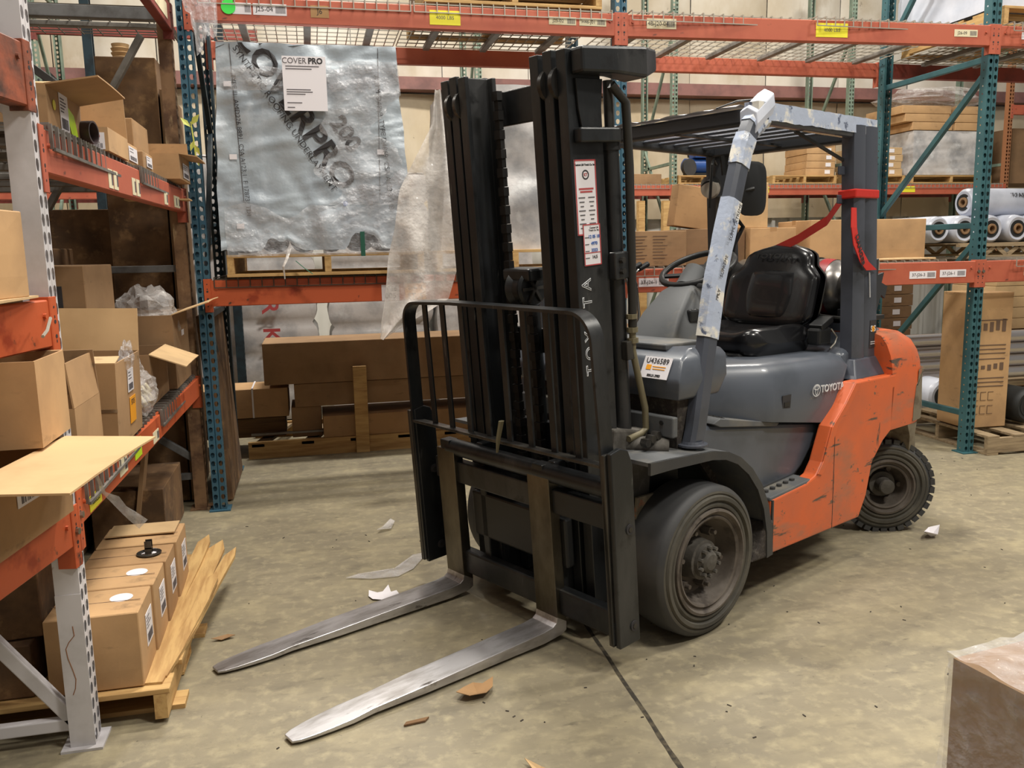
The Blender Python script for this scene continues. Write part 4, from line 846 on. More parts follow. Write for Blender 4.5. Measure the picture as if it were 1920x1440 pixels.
# near bay boxes
carton('plain carton on the middle shelf at the left edge', -1.12, -.765, 2.16, 2.56, 1.40, 1.625, 'card_a', rz=RAD(-9), tape='y')
tag(MB().box(-1.1, -.735, 2.05, 2.6, 1.395, 1.401).build('flat_sheet', 'card_c'), 'ragged cardboard sheet under the plain carton at the left edge', 'cardboard sheet')
Nb = carton('carton with a big bright flap spread over the aisle at the lower left', -1.08, -.74, 2.02, 2.62, .785, 1.0, 'card_b', rz=RAD(-8), flaps={'x+': (92, .25, 0, 'card_bright'), 'x-': (30, .2)})
st = sticker(Nb, (.1715, .07, .145), V((0, 1, 0)), UP, .17, .09, 'paper', 3, True, 'RT25', .022)
carton('tall upright carton stacked behind the big bright flap', -1.02, -.705, 2.40, 2.665, 1.012, 1.24, 'card_a', flaps={'x-': (40, .12), 'y+': (150, .05)})
tw = MB().tube([(-.60, 2.40, .99), (-.575, 2.42, .875), (-.55, 2.43, .85), (-.53, 2.42, .825), (-.51, 2.43, .80), (-.485, 2.43, .775)], [.004, .005, .013, .011, .015, .017], 4, flat=.25).build('tape_strip', 'film', smooth=True); tag(tw, 'twisted strip of clear tape hanging from the big flap', 'tape strip')
sprig = T('plant_sprig', 'small yellow-green leafy sprig stuck to the corner upright', 'sprig', (-.60, 5.14, 2.13))
MB().tube([(0, 0, .10), (.01, -.01, 0), (.015, -.01, -.09)], .004, 5).build('stem', 'leaf_yellow', sprig)
for i, (x, z, dx, dz) in enumerate(((0, .08, .05, .06), (0, .07, -.05, .05), (.01, -.02, .03, -.06), (.01, .0, -.02, -.06), (.02, -.08, .01, -.06))): MB().add([(x, -.01, z), (x + dx * .5 - dz * .2, -.02, z + dz * .5 + dx * .2), (x + dx, -.015, z + dz), (x + dx * .5 + dz * .2, -.01, z + dz * .5 - dx * .2)], [(0, 1, 2, 3)]).build('leaf', 'leaf_yellow', sprig)
# floor level of the left rack
pl = T('pallet', 'splintered wooden pallet under the row of labelled cartons', 'pallet', (-.82, 3.45, 0))
for s in (-.28, 0, .27): MB().box(s - .02, s + .02, -.68, .65, .016, .10).build('stringer', 'wood_y', pl)
for i in range(7): MB().box(-.30, .30 + .012 * (i % 3), -.68 + i * .2, -.57 + i * .2, .10, .118).build('deck_board', 'wood', pl, bevel=.002)
for i in range(3): MB().box(-.30, .33, -.6 + i * .55, -.50 + i * .55, 0, .016).build('deck_board', 'wood', pl)
for k, (a, b, w0, w1) in enumerate((((.22, -.64), (.33, .56), .06, .05), ((.25, -.60), (.40, .42), .035, .03), ((.20, -.3), (.27, .62), .03, .035), ((.28, -.5), (.36, .1), .02, .03))):
    d = (V((*b, 0)) - V((*a, 0))).normalized(); n_ = V((d.y, -d.x, 0)); q = MB(); pa, pb = V((*a, .120)), V((*b, .150 + .01 * k)); L_2 = (pb - pa)
    top = [pa - n_ * w0, pa + n_ * w0 * .9, pa + L_2 * .35 + n_ * w0, pa + L_2 * .7 + n_ * w1 * .8, pb + n_ * w1 * .6, pb + L_2 * .1, pb - n_ * w1, pa + L_2 * .5 - n_ * w1 * .7]
    q.add([p + V((0, 0, .006)) for p in top] + [p - V((0, 0, .008)) for p in top], [tuple(range(8)), tuple(range(8, 16))[::-1]] + [(i, (i + 1) % 8, 8 + (i + 1) % 8, 8 + i) for i in range(8)]); q.build('splintered_board', 'wood_y', pl)
low = []
for i, (y0, y1, adj) in enumerate(((2.80, 3.03, 'nearest of the four labelled cartons on the splintered pallet'), (3.04, 3.26, 'second of the four labelled cartons on the splintered pallet'), (3.27, 3.47, 'third labelled carton, with a bent metal bracket on it'), (3.49, 3.74, 'farthest of the four labelled cartons, its lid raised'))):
    c = carton(adj, -.88, -.60 + .006 * i, y0, y1, .122, .375, 'card_a' if i != 2 else 'card_b', tape=None, group='labelled cartons on the splintered pallet')
    hw = (.28 + .006 * i) / 2
    MB().lathe([(0, .036), (.0012, .036), (.0012, 0)], (hw - .075, .02 if i != 3 else .06, .2555), (0, 0, 1), 24).build('round_label', 'paper', c)
    q = MB().box(-hw, hw - .01, -.012, -.009, .2565, .2572); q.build('seam', 'ink_brown', c)
    sticker(c, (hw + .0035, .02, .15), PY, UP, .10, .11, lines=4)
    low.append(c)
MB().box(-.13, .13, -.03, .12, .262, .267).build('lid', 'card_c', low[3])
bk = T('metal_bracket', 'bent metal bracket lying on the third labelled carton', 'bracket', (-.66, 3.36, .382))
MB().lathe([(0, .045), (.003, .045), (.003, .03), (0, .03)], (0, 0, 0), (0, 0, 1), 20).build('ring', 'steel_wear', bk); MB().box(-.012, .012, -.015, -.010, .0, .05).box(-.012, .012, .010, .015, .0, .05).box(-.012, .012, -.015, .015, .02, .025).build('clip', 'steel_wear', bk)
carton('old film-wrapped brown carton behind the foot of the white upright', -1.32, -.93, 2.85, 3.4, .30, .60, 'card_old', rz=RAD(6), tape='x')
carton('second old carton low behind the foot of the white upright', -1.30, -.93, 2.82, 3.35, .122, .295, 'card_old', tape=None)
pallet('dark pallet at the left edge on the floor', -2.0, -1.13, 2.85, 3.9, 0, h=.118, m='wood_dark')
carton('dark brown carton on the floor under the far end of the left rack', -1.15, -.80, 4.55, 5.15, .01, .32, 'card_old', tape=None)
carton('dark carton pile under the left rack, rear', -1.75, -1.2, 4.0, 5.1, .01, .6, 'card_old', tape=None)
tag(MB().bar((-.95, 4.55, .02), (-.85, 4.60, .70), .09, .02, (1, 0, 0)).build('cardboard_strip', 'card_d'), 'upright cardboard strip under the lower left shelf', 'cardboard sheet')
sp = tag(MB().add([(-.555, 3.08, .004), (-.525, 3.09, .004), (-.52, 3.25, .012), (-.535, 3.34, .008), (-.55, 3.28, .012), (-.555, 3.08, .014), (-.525, 3.09, .014), (-.52, 3.25, .02), (-.535, 3.34, .014), (-.55, 3.28, .02)], [(0, 1, 2, 3, 4), (5, 6, 7, 8, 9), (0, 1, 6, 5), (1, 2, 7, 6), (2, 3, 8, 7), (3, 4, 9, 8), (4, 0, 5, 9)]).build('wood_splinter', 'wood'), 'single wood splinter on the floor beside the splintered pallet', 'splinter')

# ------------------------------------------------------------------ litter on the floor
def scrap(name, label, cat, m, x, y, pts, th=.002, curl=.0):
    n = len(pts); top = [(a, b, th + curl * (abs(a) + abs(b)) * 2 + .001) for a, b in pts]; bot = [(a, b, t[2] - th) for (a, b), t in zip(pts, top)]
    c = (sum(p[0] for p in pts) / n, sum(p[1] for p in pts) / n)
    o = MB().add(top + bot + [(c[0], c[1], th + .001), (c[0], c[1], .001)], [(i, (i + 1) % n, 2 * n) for i in range(n)] + [((i + 1) % n + n, i + n, 2 * n + 1) for i in range(n)] + [(i, (i + 1) % n, n + (i + 1) % n, n + i) for i in range(n)]).build(name, m)
    o.location = (x, y, .001); return tag(o, label, cat)
scrap('paper_scrap', 'torn white paper scrap beside the far fork', 'paper', 'paper', .235, 3.62, [(-.05, -.04), (.0, -.06), (.07, -.03), (.06, .03), (.035, .02), (.03, .10), (.0, .04), (-.03, .03), (-.06, .06), (-.065, .0)], .001, .03)
scrap('film_scrap', 'clear film puddle-like scrap beyond the far fork', 'plastic film', 'film', .30, 3.92, [(-.22, -.06), (-.1, -.10), (.02, -.10), (.10, -.02), (.16, .10), (.22, .18), (.12, .16), (.04, .02), (-.05, -.01), (-.16, -.02)], .002, .01)
scrap('film_scrap', 'small film scrap farther back on the floor', 'plastic film', 'film', .33, 4.55, [(-.06, -.08), (.02, -.04), (.05, .06), (.03, .10), (-.02, .02)], .002, .08)
scrap('leaf', 'dry brown leaf under the near fork', 'leaf', 'card_b', .47, 2.68, [(-.07, -.02), (-.03, -.05), (.03, -.04), (.06, .0), (.07, .04), (.03, .03), (.0, .05), (-.04, .02)], .002, .15)
scrap('wood_chip', 'small brown wood chip below the near fork', 'chip', 'card_old', .25, 2.55, [(-.04, -.01), (.03, .0), (.045, .02), (-.03, .008)], .006)
scrap('leaf', 'dry leaf at the bottom edge of the picture', 'leaf', 'card_c', .555, 2.19, [(-.02, .06), (.0, .0), (.05, -.03), (.02, .02)], .002, .1)
scrap('leaf', 'dry leaf near the splintered pallet', 'leaf', 'card_d', -.42, 3.36, [(-.04, -.01), (.0, -.02), (.05, .0), (.02, .02)], .002, .1)
scrap('paper_scrap', 'white scrap beside the rear wheel', 'paper', 'paper', 3.02, 3.60, [(-.06, -.03), (.02, -.02), (.07, .03), (.02, .05), (-.03, .02)], .002, .25)
q = MB(); rg = random.Random(3)
for i in range(130):
    x, y = rg.uniform(-.45, 5), rg.uniform(1.6, 5.0); a = rg.uniform(0, pi); L3 = rg.uniform(.002, .008); q.obox((x, y, .0015), (cos(a) * L3, sin(a) * L3, 0), (-sin(a) * .002, cos(a) * .002, 0), (0, 0, .001))
tag(q.build('floor_crumbs', 'dirt', norm=False), 'scattered dark crumbs and splinters over the concrete floor', 'debris', kind='stuff')

# film-wrapped carton at the lower right corner
wb = T('wrapped_box', 'film-wrapped brown carton block at the lower right corner', 'box', (1.62, 1.22, 0), RAD(0))
wb.location = (1.32, 1.485, 0); wb.rotation_euler = (0, 0, RAD(8))
MB().grid(lambda a, b: (0, -1.0 * a, .60 * b), 8, 8).grid(lambda a, b: (1.1 * a, 0, .60 * b), 4, 4).grid(lambda a, b: (1.1 * a, -1.0 * b, .60), 4, 4).build('carton_block', 'card_d', wb, norm=False)
def wbf(a, b):
    if b < .55: k = b / .55; p = V((-.003 - .07 * (1 - k) ** 2 * (1 + .8 * noise.noise(V((a * 7, 0, 0)))), -1.0 * a + .01, .02 + .585 * k))
    else: k = (b - .55) / .45; p = V((-.008 + 1.1 * k, -1.0 * a + .012 , .608))
    n_ = .008 * noise.noise(V((p.x * 7, p.y * 7, p.z * 9))) + .018 * abs(noise.noise(V((p.x * 12 + p.z * 3, p.y * 12 + p.z * 22, 0))))
    return p + V((-n_ if b < .55 else 0, 0, n_ if b >= .55 else 0))
MB().grid(wbf, 60, 60).build('stretch_film', 'film_clear', wb, smooth=True, norm=False)
MB().grid(lambda a, b: (1.1 * a - .01, .004 + .004 * noise.noise(V((a * 7, b * 7, 0))), .60 * b), 20, 12).build('stretch_film', 'film_clear', wb, smooth=True, norm=False)

# ------------------------------------------------------------------ forklift.  u = rearwards, v = towards the aisle side, w = up
FK = T('forklift', 'orange and charcoal forklift with black mast and lowered steel forks', 'forklift', (1.18593971, 3.37520531, 0), RAD(27))
TAU = RAD(3.9)
def K(u, v, w): return (u, -v, w)
def MK(a, v, b): return (a * cos(TAU) - b * sin(TAU), -v, .30 + a * sin(TAU) + b * cos(TAU))
def B_(): return MB(K)
def M_(): return MB(MK)
VC = -.04   # lateral centre
# --- side frames (orange), both sides
skirt = [(.455, .207), (1.193, .204), (1.256, .299), (1.302, .455), (1.40, .545), (1.475, .585), (1.50, .862), (1.109, .866), (1.024, .776), (.914, .686), (.845, .536), (.80, .485), (.722, .462), (.453, .441)]
for s, (a, b) in (('near', (.452, .52)), ('far', (-.60, -.532))):
    f_ = B_().prism(skirt, a, b, 'xz').build('side_frame', 'truck_orange', FK, bevel=.008)
    if s == 'near':
        B_().prism([(.80, .490), (.835, .478), (.885, .53), (.955, .68), (1.06, .768), (1.15, .862), (1.105, .864), (1.02, .776), (.912, .686), (.845, .54)], .52, .526, 'xz').build('edge_ridge', 'truck_orange', f_, bevel=.003)
        B_().prism([(.945, .206), (.949, .206), (.945, .66), (.941, .66)], .5200, .5208, 'xz').build('panel_seam', 'dirt', f_)
        B_().prism([(.455, .205), (.465, .205), (.465, .44), (.455, .44)], .452, .524, 'xz').build('front_edge', 'rubber', f_)
# --- counterweight (loft of plan outlines)
def ring(w_, u0, u1, hw, r=.22, n=9):
    p = [(u0, hw)]
    for i in range(n + 1): t = pi / 2 * i / n; p.append((u1 - r + r * sin(t), hw - r + r * cos(t)))
    for i in range(n + 1): t = pi / 2 * i / n; p.append((u1 - r + r * cos(t), -hw + r - r * sin(t)))
    p.append((u0, -hw)); return [(a, b + VC, w_) for a, b in p]
B_().loft([ring(.585, 1.47, 1.93, .555), ring(.62, 1.47, 1.955, .560), ring(.80, 1.47, 1.945, .560), ring(.90, 1.46, 1.925, .558), ring(.955, 1.45, 1.90, .552), ring(1.01, 1.44, 1.86, .535), ring(1.05, 1.44, 1.80, .505), ring(1.062, 1.44, 1.74, .47)]).build('counterweight', 'truck_orange', FK, smooth=30)
B_().loft([ring(.36, 1.80, 1.90, .50, .1), ring(.42, 1.74, 1.925, .53, .14), ring(.52, 1.70, 1.93, .55), ring(.584, 1.66, 1.935, .555)]).build('counterweight_skirt', 'cw_grey', FK, smooth=30)
B_().box(1.30, 1.75, -.42, .30, .30, .62).box(.45, 1.35, -.46, .36, .20, .66).build('chassis', 'dirt', FK)
B_().loft([ring(.60, 1.70, 1.9575, .562), ring(.66, 1.70, 1.9615, .563), ring(.78, 1.72, 1.952, .5625), ring(.86, 1.80, 1.94, .561, .2)], caps=False).build('worn_patch', 'cw_grey', FK, smooth=30)
B_().loft([ring(1.055, 1.44, 1.70, .42, .12), ring(1.085, 1.44, 1.66, .40, .12), ring(1.10, 1.44, 1.60, .36, .1)]).build('top_cover', 'charcoal', FK, smooth=40)
B_().loft([[(1.20, -.50, .86), (1.20, .40, .86), (1.455, .40, .86), (1.455, -.50, .86)], [(1.20, -.50, .975), (1.20, .40, .975), (1.455, .40, 1.0), (1.455, -.50, 1.0)], [(1.25, -.46, 1.0), (1.25, .36, 1.0), (1.455, .36, 1.06), (1.455, -.46, 1.06)]]).build('rear_deck', 'charcoal', FK, bevel=.01, smooth=35)
# --- hood
def hoodring(w_, k, u0, u1, inset):
    hw = .50 - inset; r = .09
    p = [(u0, hw - .20), (u0 + .10, hw - .17), (u0 + .36, hw - .012), (u0 + .40, hw)] + [(u1 - r + r * sin(t), hw - r + r * cos(t)) for t in [pi / 2 * i / 6 for i in range(7)]] + [(u1 - r + r * cos(t), -hw + r - r * sin(t)) for t in [pi / 2 * i / 6 for i in range(7)]] + [(u0, -hw)]
    return [(a, b + VC, w_) for a, b in p]
def hr(w_, u0, u1, inset, tilt=0):   # lower rings follow the sloping seam
    return [(a, b, w_ + tilt * (a - .6)) for a, b, _ in hoodring(w_, 0, u0, u1, inset)]
hood = B_().loft([hr(.745, .14, 1.06, .0, -.15), hr(.80, .14, 1.10, -.006, -.10), hr(.88, .14, 1.18, .004, -.05), hr(.945, .15, 1.24, .018, -.03), hr(.985, .16, 1.23, .05, -.025), hr(.998, .17, 1.20, .085, -.02)]).build('hood', 'charcoal', FK, smooth=35)
B_().prism([(.60, .80), (.66, .80), (.665, .86), (.60, .86)], .462, .4655, 'xz').build('latch_recess', 'ink', hood)
B_().prism([(.612, .81), (.652, .81), (.655, .83), (.612, .83)], .4655, .468, 'xz').build('latch_handle', 'plastic_black', hood)
text('TOYOTA', 'lettering', FK, 'white_text', K(.998, .4695, .850), V((1, 0, -.03)), V((0, 0, 1)), .046, .0008, .0012, sx=1.05, label='silver lettering on the hood side')
def ell(mb, cx, cz, rx, rz, t, v0, n=28):
    for i in range(n):
        a0, a1 = 2 * pi * i / n, 2 * pi * (i + 1) / n
        q = [(cx + (rx + d) * cos(a), v0, cz + (rz + d) * sin(a)) for a, d in ((a0, -t), (a1, -t), (a1, t), (a0, t))]; mb.add(q, [(0, 1, 2, 3)])
q = B_(); ell(q, .862, .853, .031, .026, .0022, .4695); ell(q, .862, .8555, .010, .023, .0020, .470); ell(q, .862, .865, .021, .009, .0020, .4705); q.build('emblem', 'white_text', FK, norm=False)
# lower body, floor and step
B_().prism([(.02, .735), (.10, .80), (.52, .745), (1.05, .67), (.90, .56), (.84, .50), (.78, .465), (.45, .44), (.30, .60)], -.45, .425, 'xz').build('lower_body', 'charcoal', FK, bevel=.02)
B_().prism([(.15, .80), (.20, .815), (.62, .738), (.60, .725), (.2, .78)], .10, .44, 'xz').build('floor_mat', 'charcoal_dull', FK, bevel=.003)
for i in range(9): B_().bar((.22 + .0 * i, .20 + i * .027, .818), (.52 - .02 * i, .20 + i * .027, .763), .006, .004).build('mat_rib', 'rubber', FK)
B_().prism([(.45, .435), (.78, .458), (.78, .475), (.45, .452)], .30, .515, 'xz').build('step_plate', 'charcoal_dull', FK, bevel=.005)
q = B_()
for i in range(5):
    for j in range(3): q.cyl((.50 + i * .05, .36 + j * .05, .455 + i * .003), (.50 + i * .05, .36 + j * .05, .466 + i * .003), .012, n=8)
q.build('step_studs', 'rubber', FK, kind='stuff')
B_().prism([(.44, .43), (.80, .455), (.80, .35), (.44, .33)], .425, .44, 'xz').build('step_riser', 'plastic_black', FK)
# --- cowl in front of the driver
cowl = B_().loft([[(-.09, .46, .925), (-.09, -.51, .925), (.16, -.51, .925), (.16, .46, .925)], [(-.10, .47, 1.00), (-.10, -.52, 1.0), (.20, -.52, 1.0), (.20, .47, 1.0)], [(-.06, .45, 1.08), (-.06, -.50, 1.08), (.22, -.50, 1.08), (.22, .45, 1.08)], [(.02, .42, 1.115), (.02, -.47, 1.115), (.22, -.47, 1.105), (.22, .42, 1.105)]]).build('cowl', 'charcoal', FK, bevel=.012, smooth=40)
B_().box(-.115, -.085, -.5, .455, .785, .865).build('cowl_lip', 'charcoal_dull', FK, bevel=.006)
B_().box(-.06, .10, -.46, .43, .70, .925).build('front_panel', 'dirt', FK)
for vv in (.40, .05): B_().cyl((-.115, vv, .84), (-.119, vv, .84), .009, n=10).build('screw', 'plastic_black', FK)
sk = sticker(FK, K(-.0835, .345, 1.042), V((0, -1, 0)), V((.5, 0, 1)), .135, .088, 'paper', 0, False, None, label='white asset sticker')
c0 = V(K(-.0858, .345, 1.043)); Us = V((.5, 0, 1)).normalized()
text('U436589', 'lettering', sk, 'ink', c0 + Us * .026, V((0, -1, 0)), Us, .030); text('800.21.3983', 'lettering', sk, 'ink', c0 - Us * .033, V((0, -1, 0)), Us, .013, bold=.0004)
MB().obox(c0 + V((0, .035, 0)), V((0, .012, 0)), Us * .010, V((.0005, 0, 0))).obox(c0 + V((0, -.015, 0)) + Us * .004, V((0, .032, 0)), Us * .0015, V((.0005, 0, 0))).obox(c0 + V((0, -.015, 0)) - Us * .006, V((0, .03, 0)), Us * .0015, V((.0005, 0, 0))).build('print', 'tag_orange', sk)
B_().box(-.02, .20, -.10, .34, 1.10, 1.125).build('cowl_cover', 'charcoal_dull', FK, bevel=.006)
# steering column, wheel, levers
B_().loft([[(.16, .22, 1.10), (.16, -.04, 1.10), (.40, -.04, 1.08), (.40, .22, 1.08)], [(.25, .19, 1.22), (.25, -.02, 1.22), (.45, -.02, 1.16), (.45, .19, 1.16)], [(.35, .16, 1.31), (.35, .0, 1.31), (.53, .0, 1.26), (.53, .16, 1.26)], [(.44, .13, 1.35), (.44, .02, 1.35), (.54, .02, 1.32), (.54, .13, 1.32)]]).build('steering_console', 'charcoal_dull', FK, bevel=.015, smooth=40)
B_().cyl((.44, .07, 1.31), (.52, .06, 1.39), .055, .05, n=20).build('steering_column', 'charcoal_dull', FK, smooth=True)
sc_, sn = V((.545, .05, 1.40)), V((-.42, 0, .90)).normalized(); sa = V((0, 1, 0)); sb_ = sn.cross(sa)
sw = B_().tube([sc_ + (sa * cos(2 * pi * i / 32) + sb_ * sin(2 * pi * i / 32)) * .165 for i in range(33)], .014, 10, caps=False).build('steering_wheel', 'plastic_black', FK, smooth=True)
for k in range(3):
    t = 2 * pi * k / 3 + .5; B_().bar(sc_ - sn * .03, sc_ + (sa * cos(t) + sb_ * sin(t)) * .16, .03, .01, tuple(sn)).build('spoke', 'plastic_black', sw)
B_().lathe([(-.05, 0), (-.05, .04), (0, .04), (.008, 0)], sc_, tuple(sn), 20).build('hub', 'plastic_black', sw, smooth=True)
B_().tube([(.40, .17, 1.33), (.36, .25, 1.33), (.36, .30, 1.335)], [.012, .010, .018], 8).build('direction_lever', 'plastic_black', FK, smooth=True)
B_().box(.30, .37, .17, .205, 1.18, 1.235).build('column_clamp', 'plastic_black', FK, bevel=.01)
for i in range(4):
    u, v = .33 + .055 * i, -.28 + .0 * i
    lv = B_().tube([(u + .02, v, 1.07), (u + .03, v, 1.18), (u + .01, v, 1.32), (u + .0, v - .01, 1.37), (u + .05, v - .02, 1.395), (u + .09, v - .02, 1.41)], .0075, 8).build('control_lever', 'chrome', FK, smooth=True)
    B_().cyl((u + .05, v - .02, 1.395), (u + .115, v - .02, 1.418), .013, n=10).build('grip', 'plastic_black', lv, smooth=True)
    for k in range(4): B_().lathe([(0, .03), (.008, .035), (.016, .03)], (u + .02, v, 1.05 + k * .014), (0, 0, 1), 14).build('boot_ring', 'rubber', lv)
# --- seat
def seat_shape(pts_fn, nu=20, nv=16): return B_().grid(pts_fn, nu, nv)
def cush(a, b):   # closed cushion: a round, b across
    t = 2 * pi * a; e = .38; ca, sa_ = cos(t), sin(t)
    x = (abs(ca) ** e) * (1 if ca > 0 else -1); z = (abs(sa_) ** .55) * (1 if sa_ > 0 else -1); s = 2 * b - 1; k = (1 - abs(s) ** 6) ** .5 if abs(s) < 1 else 0
    k = max(k, .0); side = .03 * (abs(s) > .55) * (abs(s) - .55) * 4
    return (.955 + .265 * x * (.6 + .4 * k), VC + .03 + .265 * s, 1.045 + (.058 + side) * z * k + .02 * (x < -.5) * (-x - .5))
B_().grid(cush, 36, 24).build('seat_cushion', 'vinyl', FK, smooth=True, norm=True)
def back(a, b):
    t = 2 * pi * a; ca, sa_ = cos(t), sin(t); s = 2 * b - 1     # b upwards, a round
    h = b * .43; wd = .258 - .02 * max(0, b - .55) * 3 - .13 * max(0, b - .84) * 6 * (b - .84) * 6 * .6
    if b > .62: wd -= .05 * min(1, (b - .62) / .12) * (1 - max(0, b - .84))
    k = (1 - abs(s) ** 10); y = (abs(ca) ** .45) * (1 if ca > 0 else -1) * max(.05, wd) * max(.3, k) ; th = (abs(sa_) ** .7) * (1 if sa_ > 0 else -1) * .058 * max(.0, k)
    u = 1.21 + .14 * b + th + (.03 * (abs(y) / .2) ** 2 * -1 if sa_ < 0 else 0)
    return (u, VC + .03 + y, 1.075 + h)
B_().grid(back, 40, 30).build('seat_back', 'vinyl', FK, smooth=True, norm=True)
def panel(a, b):
    s = 2 * a - 1; r = 2 * b - 1; wv = (1 - abs(s) ** 4) * (1 - abs(r) ** 4)
    return (1.175 + .14 * (.15 + .5 * b) - .018 - .022 * wv ** .4, VC + .03 + s * (.150 - .02 * abs(r)), 1.13 + .24 * b)
B_().grid(panel, 20, 20).build('seat_back_panel', 'vinyl', FK, smooth=True, norm=False)
text('TOYOTA', 'lettering', FK, 'plastic_black', K(1.238, VC + .03, 1.44), V((0, -1, 0)), V((.3, 0, 1)), .035, .002, .001, sx=1.5)
B_().loft([[(.68, -.24, .985), (.68, .20, .985), (1.12, .20, .975), (1.12, -.24, .975)], [(.70, -.20, 1.01), (.70, .17, 1.01), (1.10, .17, 1.0), (1.10, -.20, 1.0)]]).build('seat_base', 'plastic_black', FK, bevel=.006)
for s in (-1, 1): B_().bar((.66, VC + .03 + s * .16, .992), (1.10, VC + .03 + s * .16, .985), .03, .02).build('seat_rail', 'plastic_black', FK)
B_().box(1.12, 1.23, .255, .325, 1.02, 1.10).build('buckle_box', 'plastic_black', FK, bevel=.012); B_().obox((1.19, .29, 1.12), (.05, 0, .02), (0, .035, 0), (-.006, 0, .015)).build('belt_latch', 'plastic_black', FK, bevel=.005)
B_().obox((1.24, .29, 1.098), (.022, 0, -.004), (0, .016, 0), (0, 0, .003)).build('belt_tongue', 'chrome', FK)
B_().tube([(1.25, .31, 1.09), (1.27, .33, 1.05), (1.25, .33, 1.02), (1.21, .33, 1.0)], .004, 5).build('belt_cable', 'wire', FK)
B_().box(.80, .85, -.30, -.27, 1.06, 1.12).obox((.81, -.28, 1.12), (.035, 0, .01), (0, .018, 0), (-.004, 0, .012)).build('buckle_receiver', 'plastic_black', FK, bevel=.004)
B_().obox((.80, -.28, 1.136), (.02, 0, .006), (0, .012, 0), (-.001, 0, .003)).build('red_button', 'red', FK)
# --- gas cylinder across the back
tk = B_().lathe([(-.36, 0), (-.36, .10), (-.34, .13), (-.30, .15), (.22, .15), (.27, .143), (.31, .125), (.335, .10), (.335, .118), (.40, .118), (.40, .108), (.345, .09), (.345, 0)], (1.60, VC - .09, 1.27), (0, 1, 0), 40).build('gas_cylinder', 'tank', FK, smooth=35)
B_().lathe([(.205, .1515), (.23, .150), (.262, .1465)], (1.60, VC - .09, 1.27), (0, 1, 0), 40).build('red_band', 'red_band', tk, smooth=True); B_().lathe([(.20, .153), (.205, .153)], (1.60, VC - .09, 1.27), (0, 1, 0), 40).build('weld_seam', 'hub', tk)
B_().box(1.46, 1.80, -.36, .30, 1.10, 1.125).build('cylinder_tray', 'plastic_black', FK, bevel=.004)
for vv in (-.28, .02): B_().lathe([(-.018, .153), (-.018, .158), (.018, .158), (.018, .153)], (1.60, vv, 1.27), (0, 1, 0), 36).build('clamp_band', 'plastic_black', FK)
B_().tube([(1.46, .02, 1.15), (1.44, .15, 1.13), (1.46, .26, 1.12)], .012, 8).build('gas_hose', 'cable', FK, smooth=True)
B_().box(1.46, 1.58, .22, .24, 1.06, 1.17).build('cylinder_bracket', 'guard_dark', FK, bevel=.003)
B_().lathe([(0, 0), (0, .02), (.03, .018), (.035, 0)], (1.30, .26, .985), (0, 0, 1), 14).build('radiator_cap', 'plastic_black', FK, smooth=True)
